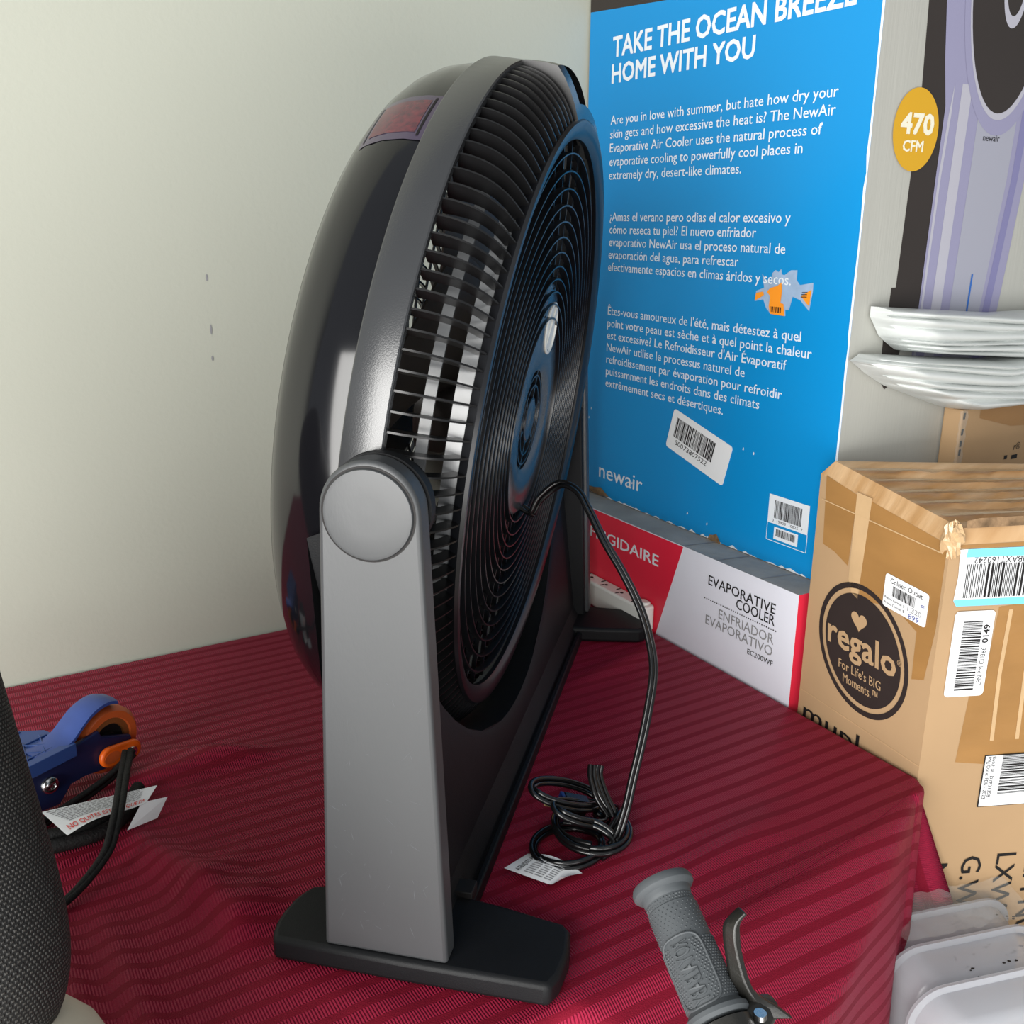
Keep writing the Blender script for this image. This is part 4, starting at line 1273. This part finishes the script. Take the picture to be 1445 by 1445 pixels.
mb.add([onk(1.056, 0.249, 0.0006), onk(1.0615, 0.249, 0.0006), onk(1.0615, 0.2445, 0.0006), onk(1.056, 0.2445, 0.0006)], [(0, 1, 2, 3)], 'ink')
text(mb, 'r\u00ae', onk(1.072, 0.254, 0.0006), (1, 0, 0), (0, 0, 1), 'ink', 0.008)
mb.add([onk(1.0665, 0.2215, 0.0006), onk(1.070, 0.2265, 0.0006), onk(1.077, 0.2265, 0.0006), onk(1.083, 0.2235, 0.0006)], [(0, 1, 2, 3)], 'ink')
for z in (0.303, 0.285, 0.272, 0.262):
    mb.add([onk(CXL + 0.001, z + 0.004), onk(CXL + 0.005, z + 0.004), onk(CXL + 0.0045, z - 0.003), onk(CXL + 0.001, z - 0.003)], [(0, 1, 2, 3)], 'ink')
mb.build('box_body', sc_, bevel=0.002)
mb = MB()
vs = []
for i in range(16):
    z = 0.20 + 0.11 * i / 15
    vs += [Vector((CXL - 0.005 - 0.002 * (i % 2), CY - 0.001, z)) - so_, Vector((CXL + 0.006 + 0.0015 * (i % 3), CY - 0.0013, z)) - so_]
mb.add(vs, [(2 * i, 2 * i + 1, 2 * i + 3, 2 * i + 2) for i in range(15)], 'wrap')
mb.build('clear_tape', sc_, recalc=False)


def sheaf(name, label, outline_, ybk, yfr, nl, seed):
    """folded plastic sheeting: layered stack. outline_: left tip points (x, z) from top to bottom; stretches right"""
    m_ = MB(); NU, NV = 48, nl * 8
    rnd = random.Random(seed)
    dep = [rnd.random() for _ in range(nl + 2)]; wd = [0.6 + 0.8 * rnd.random() for _ in range(nl)]
    tot = sum(wd); cuts = [0]
    for w_ in wd: cuts.append(cuts[-1] + w_ / tot)
    fr, bk = [], []
    for j in range(NV + 1):
        v = j / NV
        xl, (zl, zr) = outline_(v)
        for i in range(NU + 1):
            u = (i / NU) ** 1.4
            vv_ = min(0.9999, max(0.0, v + 0.018 * sin(u * 7 + seed) * sin(PI * v)))
            li = max(k for k in range(nl) if cuts[k] <= vv_)
            f = (vv_ - cuts[li]) / (cuts[li + 1] - cuts[li])
            groove = 1 - (1 - abs(2 * f - 1) ** 2.6)
            x = xl + (1.40 - xl) * u
            z = zl + (zr - zl) * min(1.0, u * 3.0) + 0.0012 * sin(u * 11 + v * 5) * sin(PI * v)
            round_end = max(0.0, 1 - u * 16)
            edge_ = max(0.0, abs(2 * v - 1) - 0.75) * 4
            y = yfr + 0.0085 * groove + 0.007 * dep[li] * (0.4 + u) + 0.022 * round_end ** 1.5 + 0.010 * edge_ ** 2
            fr.append(Vector((x, y, z))); bk.append(Vector((x, ybk, z)))
    nf = len(fr); W_ = NU + 1
    fs = []
    for j in range(NV):
        for i in range(NU):
            a = j * W_ + i
            fs += [(a, a + 1, a + W_ + 1, a + W_), (nf + a, nf + a + W_, nf + a + W_ + 1, nf + a + 1)]
    rim_ = [i for i in range(W_)] + [j * W_ + NU for j in range(1, NV + 1)] + [NV * W_ + i for i in range(NU - 1, -1, -1)] + [j * W_ for j in range(NV - 1, 0, -1)]
    for q in range(len(rim_)):
        a, b = rim_[q], rim_[(q + 1) % len(rim_)]
        fs.append((a, b, nf + b, nf + a))
    m_.add(fr + bk, fs, 'sheet')
    o = m_.build(name, smooth=50)
    return tag(o, label, 'plastic sheeting', 'folded white plastic sheets')


def pw(tab, t):
    for (t0, a), (t1, b) in zip(tab, tab[1:]):
        if t <= t1:
            f = (t - t0) / (t1 - t0)
            return tuple(tuple(p + (q - p) * f for p, q in zip(x, y)) if isinstance(x, tuple) else x + (y - x) * f for x, y in zip(a, b))
    return tab[-1][1]


# upper folded stack and lower folded stack: (left x, (z at the left, z at the right end))
low_tab = [(0, (0.815, (0.3795, 0.362))), (0.25, (0.802, (0.3725, 0.350))), (0.5, (0.826, (0.3580, 0.336))), (0.75, (0.858, (0.3440, 0.321))), (1, (0.955, (0.3125, 0.3115)))]
up_tab = [(0, (0.826, (0.4260, 0.412))), (0.3, (0.826, (0.4150, 0.399))), (0.6, (0.842, (0.3960, 0.384))), (1, (0.870, (0.3800, 0.3635)))]
sheaf('plastic_sheeting', 'lower folded white plastic sheet with its pointed end sticking out left, on the slim box', lambda t: pw(low_tab, t), 0.673, 0.618, 6, 3)
sheaf('plastic_sheeting', 'upper thick folded white plastic sheet lying on top of the other sheet', lambda t: pw(up_tab, t), 0.674, 0.622, 6, 5)

# ------------------------------------------------------------------ nested clear containers bottom right
ca = rad(-16); CU_ = Vector((cos(ca), sin(ca), 0)); CN = Vector((sin(ca), -cos(ca), 0))     # along the front, towards the viewer


def tray(off, x0, x1, ztop, label, specks):
    base = Vector((0.773, 0.474, 0.0)) + CN * off[0] + CU_ * off[1]
    t = thing('food_container', label, 'container', base + VZ * -0.34, 0, 'nested clear containers')
    o0 = VZ * 0.34
    m_ = MB(); W_, Hh, D = x1 - x0, 0.27, 0.046
    secs = []
    zc = ztop - Hh / 2
    for (dn, inset, rr) in ((0.0, 0.0, 0.030), (0.0, -0.004, 0.034), (0.003, -0.004, 0.034), (0.004, 0.002, 0.030), (0.028, 0.006, 0.030), (0.034, 0.010, 0.028), (0.036, 0.016, 0.024)):
        pts = rrect(W_ - 2 * inset, Hh - 2 * inset, rr, 8, (x0 + x1) / 2, zc)
        secs.append([o0 + CU_ * a + VZ * b + CN * dn for a, b in pts])
    n_ = len(secs[0])
    vs = [p for s in secs for p in s]
    fs = [(j * n_ + i, j * n_ + (i + 1) % n_, (j + 1) * n_ + (i + 1) % n_, (j + 1) * n_ + i) for j in range(len(secs) - 1) for i in range(n_)]
    fs.append(tuple((len(secs) - 1) * n_ + i for i in range(n_)))
    m_.add(vs, fs, 'clear')
    ob = m_.build('shell', t, smooth=45)
    sm = ob.modifiers.new('solid', 'SOLIDIFY'); sm.thickness = 0.0012
    if specks:
        m2 = MB(); rnd = random.Random(specks)
        for k in range(26):
            a = x0 + W_ * (0.35 + 0.6 * rnd.random()); b = 0.006 + rnd.random() * 0.034
            c = o0 + CU_ * a + VZ * (ztop - 0.0042 - b * 0.14) + CN * b
            r = 0.0006 + 0.0010 * rnd.random()
            m2.flat([(r * cos(q) * (1 + rnd.random()), r * sin(q)) for q in (0, 1.2, 2.4, 3.6, 4.8)], c + VZ * 0.002, CU_, CN, 'speck')
        m2.build('dirt_specks', t)
    return t


tray((0.0, 0.0), -0.058, 0.082, -0.138, 'rearmost of the nested clear plastic containers, right by the tall brown box', 3)
tray((0.0388, 0.0), -0.080, 0.082, -0.138, 'middle one of the nested clear plastic containers', 8)
tray((0.0877, -0.0155), -0.076, 0.086, -0.138, 'nearest of the nested clear plastic containers, cut off by the bottom edge', 0)
mb = MB(); vs = []; rndc = random.Random(9)
NWR = 18
for i in range(NWR + 1):
    for j in range(7):
        a = -0.062 + 0.146 * i / NWR; b = -0.010 + 0.046 * j / 6
        p = Vector((0.773, 0.474, -0.1335)) + CU_ * a + CN * b + VZ * (0.0035 * rndc.random() + 0.010 * (1 - j / 6) ** 2)
        vs.append(p)
mb.add(vs, [(i * 7 + j, (i + 1) * 7 + j, (i + 1) * 7 + j + 1, i * 7 + j + 1) for i in range(NWR) for j in range(6)], 'wrap')
tag(mb.build('plastic_wrap', smooth=20, recalc=False), 'crinkled clear plastic wrap over the rearmost clear container', 'plastic wrap')

# ------------------------------------------------------------------ bicycle handlebar with grip and brake lever
G1 = Vector((0.3424, 0.3866, 0.1157)); G0 = Vector((0.3296, 0.3212, 0.0811))
ga = (G0 - G1).normalized()
gside = ga.cross(Vector((0, 0, 1))).normalized(); gup = gside.cross(ga).normalized()
GL = (G0 - G1).length
hb = thing('bicycle_handlebar', 'grey rubber bicycle grip and black brake lever in front of the table', 'bicycle handlebar', (0.30, 0.12, FLOOR_Z))
ho = Vector((0.30, 0.12, FLOOR_Z))


GRS = 1.14


def GF(d, r, th): r *= GRS; return G1 + ga * d + (gside * cos(th) + gup * sin(th)) * r - ho


mb = MB()
mb.rev([(-0.0045, 0.0001), (-0.0045, 0.0145), (-0.004, 0.0162), (-0.0015, 0.0172), (0.001, 0.0170), (0.0025, 0.0158), (0.0035, 0.0140), (0.0055, 0.0136), (0.0075, 0.0132), (0.008, 0.0128), (0.0125, 0.0128), (0.013, 0.0134), (0.03, 0.0136), (0.050, 0.0139), (0.066, 0.0139), (GL - 0.004, 0.0137), (GL - 0.002, 0.0150), (GL - 0.0005, 0.0165), (GL + 0.002, 0.0166), (GL + 0.004, 0.0150), (GL + 0.0045, 0.0110)], GF, 'grip', 64)
# nubs
for i in range(3):
    for k in range(34):
        pass
for row in range(9):
    d = 0.0150 + row * 0.0021
    for k in range(30):
        th = 2 * PI * (k + 0.5 * (row % 2)) / 30
        c = GF(d, 0.0136, th)
        nrm = (gside * cos(th) + gup * sin(th)); t1 = ga; t2 = nrm.cross(ga)
        r = 0.00055
        mb.add([c + t1 * r, c + t2 * r, c - t1 * r, c - t2 * r, c + nrm * r * 0.9], [(0, 1, 4), (1, 2, 4), (2, 3, 4), (3, 0, 4)], 'grip')
# raised diamond hatch over the lower part and the collar
for d0, d1, nrow in ((0.0085, 0.0122, 2), (0.036, GL - 0.005, 21)):
    for row in range(nrow):
        d = d0 + (d1 - d0) * (row + 0.5) / nrow
        for k in range(44):
            th = 2 * PI * (k + 0.5 * (row % 2)) / 44
            if d > 0.03 and abs(math.degrees(math.atan2(sin(th - rad(47)), cos(th - rad(47))))) < 24: continue
            rr_ = 0.0127 if d < 0.02 else 0.0138
            c = GF(d, rr_, th); nrm = (gside * cos(th) + gup * sin(th)); t2 = nrm.cross(ga)
            r = 0.00085
            mb.add([c + ga * r, c + t2 * r, c - ga * r, c - t2 * r, c + nrm * r * 0.8], [(0, 1, 4), (1, 2, 4), (2, 3, 4), (3, 0, 4)], 'grip')
# raised maker's lettering wrapped on the grip
gv, gf = glyphs('ROYALBABY', 0.01, extrude=0.05)
gx = max(p.x for p in gv)
mb.add([GF(0.0355 + 0.035 * p.x / gx, 0.0140 + p.z * 0.014, rad(47) + (0.34 - p.y) * 0.0090 / 0.0138 / 0.7) for p in gv], gf, 'grip')
# raised outline of the lettered panel
pan = []
for k in range(48):
    t = 2 * PI * k / 48
    cx_, sx_ = cos(t), sin(t)
    pan.append(GF(0.052 + 0.0195 * math.copysign(abs(cx_) ** 0.35, cx_), 0.0140, rad(47) + rad(50) * math.copysign(abs(sx_) ** 0.6, sx_)))
mb.tube(pan, 0.0008, 'grip', 6, closed=True)
grip = mb.build('rubber_grip', hb, smooth=35, recalc=True)
mb = MB()
bp = [G1 + ga * (GL - 0.01), G1 + ga * (GL + 0.08), G1 + ga * (GL + 0.13) + VZ * -0.004, G1 + ga * (GL + 0.19) + VZ * -0.03, Vector((0.30, 0.12, -0.05))]
mb.tube([p - ho for p in smooth_path(bp, 6)], 0.0105, 'tube', 16)
mb.tube([Vector((0.30, 0.12, -0.03)) - ho, Vector((0.30, 0.12, FLOOR_Z)) - ho], 0.016, 'tube', 16)
mb.build('handlebar_tube', hb, smooth=40)
mb = MB()
def GC(d, r, th): return GF(GL + 0.006 + d, r, th)
mb.rev([(0.0, 0.0105), (0.0, 0.0155), (0.018, 0.0160), (0.018, 0.0105)], GC, 'lever', 32)
lb = G1 + ga * (GL + 0.015)
mb.tube([lb - ho, lb + Vector((0.022, 0.004, 0.004)) - ho, lb + Vector((0.036, 0.006, 0.003)) - ho], [0.011, 0.011, 0.007], 'lever', 12)
mb.rev([(0.0, 0.0001), (0.0, 0.004), (0.003, 0.0035), (0.003, 0.0001)], lambda d, r, th: lb + Vector((0.018, -0.004, 0.012)) + Vector((r * cos(th), r * sin(th), d)) - ho, 'metal', 16)
mb.build('lever_clamp', hb, smooth=40)
mb = MB()
LLp = [(0.3504, 0.3286, 0.1377), (0.3467, 0.3297, 0.1345), (0.3416, 0.3307, 0.1285), (0.3400, 0.3288, 0.1206), (0.3397, 0.3240, 0.1063), (0.3394, 0.3186, 0.0905), (0.3413, 0.3136, 0.0794)]
LRp = [(0.3525, 0.3264, 0.1349), (0.3495, 0.3271, 0.1317), (0.3479, 0.3267, 0.1277), (0.3469, 0.3225, 0.1143), (0.3484, 0.3160, 0.0985), (0.3516, 0.3116, 0.0914), (0.3599, 0.3044, 0.0851), (0.3667, 0.2981, 0.0788)]
Ls = smooth_path(LLp, 5); Rs = smooth_path(LRp, 5)
nq = 30
def samp(P, t):
    f = t * (len(P) - 1); i = min(int(f), len(P) - 2); return P[i].lerp(P[i + 1], f - i)
dn = Vector((-0.35, -0.15, -0.55)).normalized()       # depth direction away from the near face
vs = []
depth = Vector((0.30, 0.52, -0.30)).normalized() * 0.008
for k in range(nq + 1):
    a, b = samp(Ls, k / nq), samp(Rs, k / nq)
    mid = a.lerp(b, 0.52)
    vs += [p - ho for p in (a + depth * 0.5, mid - depth * 0.15, b + depth * 0.1, b + depth, a + depth * 1.2)]
fs = [(k * 5 + j, k * 5 + (j + 1) % 5, (k + 1) * 5 + (j + 1) % 5, (k + 1) * 5 + j) for k in range(nq) for j in range(5)]
fs += [tuple(range(5)), tuple(nq * 5 + j for j in range(4, -1, -1))]
mb.add(vs, fs, 'lever')
mb.build('brake_lever', hb, smooth=40, bevel=0.0008)

# ------------------------------------------------------------------ small kick scooter lying at the left
SD = Vector((-0.88, -0.47, 0)).normalized(); SN = Vector((0.47, -0.88, 0)).normalized()
sp0 = Vector((0.1075, 0.893, 0.0))
ks = thing('kick_scooter', 'blue and orange toddler scooter lying on the cloth at the left', 'scooter', sp0)


def SK(a, off, z): return SD * a + SN * off + VZ * z


mb = MB()
def WH(d, r, th): return SK(0.007 + r * cos(th), -0.016 + d, 0.0375 + r * sin(th))
mb.rev([(-0.012, 0.020), (-0.012, 0.0285), (-0.007, 0.0325), (0.007, 0.0325), (0.012, 0.0285), (0.012, 0.0225), (0.010, 0.0215)], WH, 'wheel', 64)
wh = mb.build('wheel', ks, smooth=50)
mb = MB(); mb.rev([(0.010, 0.0220), (0.0105, 0.0165), (0.008, 0.0155), (-0.008, 0.0155), (-0.010, 0.022)], WH, 'wheel_rim', 48)
mb.rev([(0.008, 0.0158), (0.006, 0.008), (0.010, 0.0075), (0.010, 0.0001)], WH, 'ink', 32)
mb.build('wheel_hub', wh, smooth=40)
# side plates
pl1 = [(0.0211, 0.0555), (0.0185, 0.0485), (-0.0120, 0.0360), (-0.0140, 0.0200), (-0.005, 0.0130), (0.0211, 0.0150), (0.0400, 0.0185), (0.0547, 0.0180), (0.0675, 0.0045), (0.097, 0.0085), (0.150, 0.018), (0.150, 0.060), (0.1002, 0.0434), (0.0567, 0.0512)]
for off in (0.0, -0.036):
    mb = MB(); mb.prism(pl1, SK(0, off, 0), SD, VZ, SN * -0.005, 'navy'); mb.build('side_plate', ks, bevel=0.0012)
# deck with lattice
mb = MB()
dk = [(0.045, -0.002), (0.17, -0.002), (0.17, -0.085), (0.075, -0.085), (0.045, -0.046)]
mb.prism(dk, SK(0, 0, 0.045), SD, SN, VZ * 0.010, 'blue2')
mb.prism([(0.047, 0.003), (0.17, 0.003), (0.17, -0.006), (0.047, -0.006)], SK(0, 0, 0.044), SD, SN, VZ * 0.0125, 'blue2')
for k in range(7):
    a = 0.052 + 0.017 * k
    mb.tube([SK(a, -0.008, 0.0555), SK(a + 0.030, -0.045, 0.0555), SK(a + 0.010, -0.082, 0.0555)], 0.0012, 'blue2', 6)
    mb.tube([SK(a + 0.018, -0.008, 0.0555), SK(a - 0.002 + 0.004, -0.040, 0.0555)], 0.0010, 'blue2', 6)
for offk in (-0.010, -0.035, -0.060, -0.082):
    mb.tube([SK(0.05 + max(0, (-0.046 - offk)) * 0.7, offk, 0.0555), SK(0.17, offk, 0.0555)], 0.0012, 'blue2', 6)
mb.build('deck', ks, smooth=40, bevel=0.001)
# curved brake fender over the wheel
mb = MB(); prof = []
fpts = [(-0.004, 0.0745), (0.004, 0.0775), (0.014, 0.0775), (0.026, 0.0735), (0.037, 0.0660), (0.048, 0.0580), (0.062, 0.0545), (0.080, 0.0540)]
cf = smooth_path([Vector((a, 0, z)) for a, z in fpts], 5)
vs = []
for i, p in enumerate(cf):
    wdt = 0.0135 + 0.003 * (i / len(cf))
    for (oo, zz) in ((-1, 0), (-0.5, 0.002), (0.5, 0.002), (1, 0), (1, -0.003), (-1, -0.003)):
        vs.append(SK(p.x, -0.016 + oo * wdt, p.z + zz))
fs = [(i * 6 + j, i * 6 + (j + 1) % 6, (i + 1) * 6 + (j + 1) % 6, (i + 1) * 6 + j) for i in range(len(cf) - 1) for j in range(6)]
fs += [tuple(range(6)), tuple((len(cf) - 1) * 6 + j for j in range(5, -1, -1))]
mb.add(vs, fs, 'fender'); mb.build('brake_fender', ks, smooth=50)
# orange axle cover with a recess
mb = MB()
ang = math.atan2(0.0375 - 0.0200, 0.026 + 0.0175)
def caps(rw, n=12):
    c0, c1 = Vector((-0.0080, 0.0235)), Vector((0.0165, 0.0275)); out = []
    dd = (c1 - c0).normalized(); nn2 = Vector((-dd.y, dd.x))
    for k in range(n + 1):
        a = -PI / 2 + PI * k / n; out.append(tuple(c1 + dd * rw * cos(a) + nn2 * rw * sin(a)))
    for k in range(n + 1):
        a = PI / 2 + PI * k / n; out.append(tuple(c0 + dd * rw * cos(a) + nn2 * rw * sin(a)))
    return out
mb.prism(caps(0.0098), SK(0, 0.0005, 0), SD, VZ, SN * 0.006, 'orange_pl')
ac = mb.build('axle_cover', ks, smooth=35, bevel=0.0022, bseg=3)
mb = MB(); mb.prism(ell(0.0150, 0.0270, 0.0085, 0.0055, 24), SK(0, 0.0064, 0), SD, VZ, SN * 0.0004, 'wheel'); mb.build('recess', ac)
mb = MB(); mb.rev([(0.0, 0.0048), (0.002, 0.0042), (0.0025, 0.0001)], lambda d, r, th: SK(-0.007 + r * cos(th), 0.0065 + d, 0.0235 + r * sin(th)), 'metal', 20); mb.build('screw', ac, smooth=40)
mb = MB(); mb.rev([(-0.002, 0.0085), (0.002, 0.0082), (0.0045, 0.006), (0.005, 0.003), (0.003, 0.002), (0.003, 0.0001)], lambda d, r, th: SK(0.0752 + r * cos(th), d, 0.0284 + r * sin(th)), 'metal', 24)
bt = mb.build('bolt', ks, smooth=40); bt['label'] = 'silver bolt head'
# black webbing strap looped from the axle cover
mb = MB()
s1 = smooth_path([p - sp0 for p in (Vector((0.1099, 0.8722, 0.0340)), Vector((0.1044, 0.8463, 0.0380)), Vector((0.0970, 0.8161, 0.0420)), Vector((0.0863, 0.7760, 0.0400)), Vector((0.0782, 0.7564, 0.0320)), Vector((0.0682, 0.7448, 0.0180)), Vector((0.0465, 0.7264, 0.0085)), Vector((0.0255, 0.7103, 0.0065)), Vector((0.0013, 0.7005, 0.0065)))], 6)
for dx in (-0.0026, 0.0026):
    mb.tube([p + Vector((dx, dx * 0.3, 0)) for p in s1], 0.0030, 'strap', 8)
s2 = smooth_path([SK(-0.006, 0.009, 0.021), SK(0.018, 0.010, 0.0105), SK(0.045, 0.012, 0.0065), SK(0.080, 0.016, 0.006), SK(0.13, 0.020, 0.006)], 6)
for dz in (0, 0.0045):
    mb.tube([p + VZ * dz for p in s2], 0.0030, 'strap', 8)
s3 = smooth_path([Vector((0.112, 0.835, 0.006)) - sp0, Vector((0.100, 0.815, 0.007)) - sp0, Vector((0.070, 0.795, 0.0065)) - sp0, Vector((0.03, 0.795, 0.0065)) - sp0, Vector((-0.02, 0.80, 0.0065)) - sp0], 6)
mb.tube(s3, 0.006, 'strap', 10)
mb.tube([p + Vector((0, 0.012, 0.003)) for p in s3], 0.006, 'strap', 10)
st_o = mb.build('strap', ks, smooth=50)
# printed safety tag
mb = MB()
T00, T10, T01, T11 = Vector((0.0298, 0.8136, 0.0300)), Vector((0.1239, 0.8164, 0.0240)), Vector((0.0448, 0.7779, 0.0235)), Vector((0.1113, 0.8026, 0.0215))
def tg(a, b, lift=0.0):
    p = (T00 * (1 - a) + T10 * a) * (1 - b) + (T01 * (1 - a) + T11 * a) * b
    return p + VZ * (lift + 0.003 * sin(a * 5) * b) - sp0
vs = [tg(i / 14, j / 6) for i in range(15) for j in range(7)]
mb.add(vs, [(i * 7 + j, i * 7 + j + 1, (i + 1) * 7 + j + 1, (i + 1) * 7 + j) for i in range(14) for j in range(6)], 'paper')
rnd = random.Random(6)
for i in range(9):
    b0 = 0.06 + i * 0.066; a = 0.03 + 0.012 * i
    while a < 0.86:
        a2 = min(0.88, a + 0.02 + 0.05 * rnd.random())
        mb.add([tg(a, b0, 0.0005), tg(a2, b0, 0.0005), tg(a2, b0 + 0.026, 0.0005), tg(a, b0 + 0.026, 0.0005)], [(0, 1, 2, 3)], 'ink_grey'); a = a2 + 0.012
gv, gf = glyphs('NO QUITES ESTA ETIQUETA', 0.012)
gx = max(p.x for p in gv)
mb.add([tg(0.06 + 0.90 * p.x / gx, 0.91 - 0.20 * p.y / 0.75, 0.0007) for p in gv], gf, 'ink_red')
# second ply of the folded tag underneath
mb.add([T10 - sp0 + Vector((0.006, -0.010, -0.008)), T11 - sp0 + Vector((-0.004, 0.0, -0.002)), T11 - sp0 + Vector((-0.020, -0.014, -0.016)), T10 - sp0 + Vector((-0.006, -0.02, -0.020))], [(0, 1, 2, 3)], 'paper')
tg_o = mb.build('warning_tag', ks, recalc=False); tg_o['label'] = 'white folded tag with red Spanish lettering'

# ------------------------------------------------------------------ black mesh-covered backrest at the left edge
ms = thing('mesh_backrest', 'rounded black knit-mesh backrest on a cream base, cut off by the left edge', 'backrest', (-0.10, 0.56, 0.0))
mo = Vector((-0.10, 0.56, 0.0))
AX = (Vector((0.0230, 0.4120, 0.145)) - Vector((0.0063, 0.4665, 0.2876))).normalized()   # down along the silhouette
SX = Vector((0.857, -0.515, 0.0)); SX = (SX - AX * SX.dot(AX)).normalized(); SY = AX.cross(SX).normalized()
KS = 1.15
MC = Vector((0.013, 0.4455, 0.2393)) - SX * 0.1015 - AX * 0.058
MC = Vector((0, 0, CAM_H)) + (MC - Vector((0, 0, CAM_H))) * KS
mb = MB(); vs = []; uvs = []
NA, NTH = 60, 64


def seat_pt(t, th):
    q = max(0.0, 1 - abs(t) ** 6) ** 0.5
    r = 0.101 * q * KS
    return MC + AX * (t * 0.178 * KS) + SX * r * cos(th) + SY * r * 0.62 * sin(th)


for i in range(NA + 1):
    t = -1 + 2 * i / NA
    for k in range(NTH + 1):
        th = 2 * PI * k / NTH
        vs.append(seat_pt(t, th) - mo); uvs.append((k / NTH * 2 * PI * 0.085 / 0.0030, t * 0.178 / 0.0019))
mb.add(vs, [(i * (NTH + 1) + k, i * (NTH + 1) + k + 1, (i + 1) * (NTH + 1) + k + 1, (i + 1) * (NTH + 1) + k) for i in range(NA) for k in range(NTH)], 'mesh')
mb.uv = uvs
mb.build('mesh_cover', ms, smooth=80, recalc=True)
mb = MB()


def cream_pt(d, r, th):
    p = MC + AX * d * KS + SX * (r * KS * cos(th)) + SY * (r * KS * 0.72 * sin(th))
    p.z = max(p.z, 0.0015)
    return p - mo


mb.rev([(0.130, 0.060), (0.150, 0.088), (0.160, 0.0965), (0.175, 0.1015), (0.20, 0.1060), (0.225, 0.1065), (0.25, 0.1000), (0.262, 0.080), (0.265, 0.0001)], cream_pt, 'cream', 64)
mb.build('cream_base', ms, smooth=60)
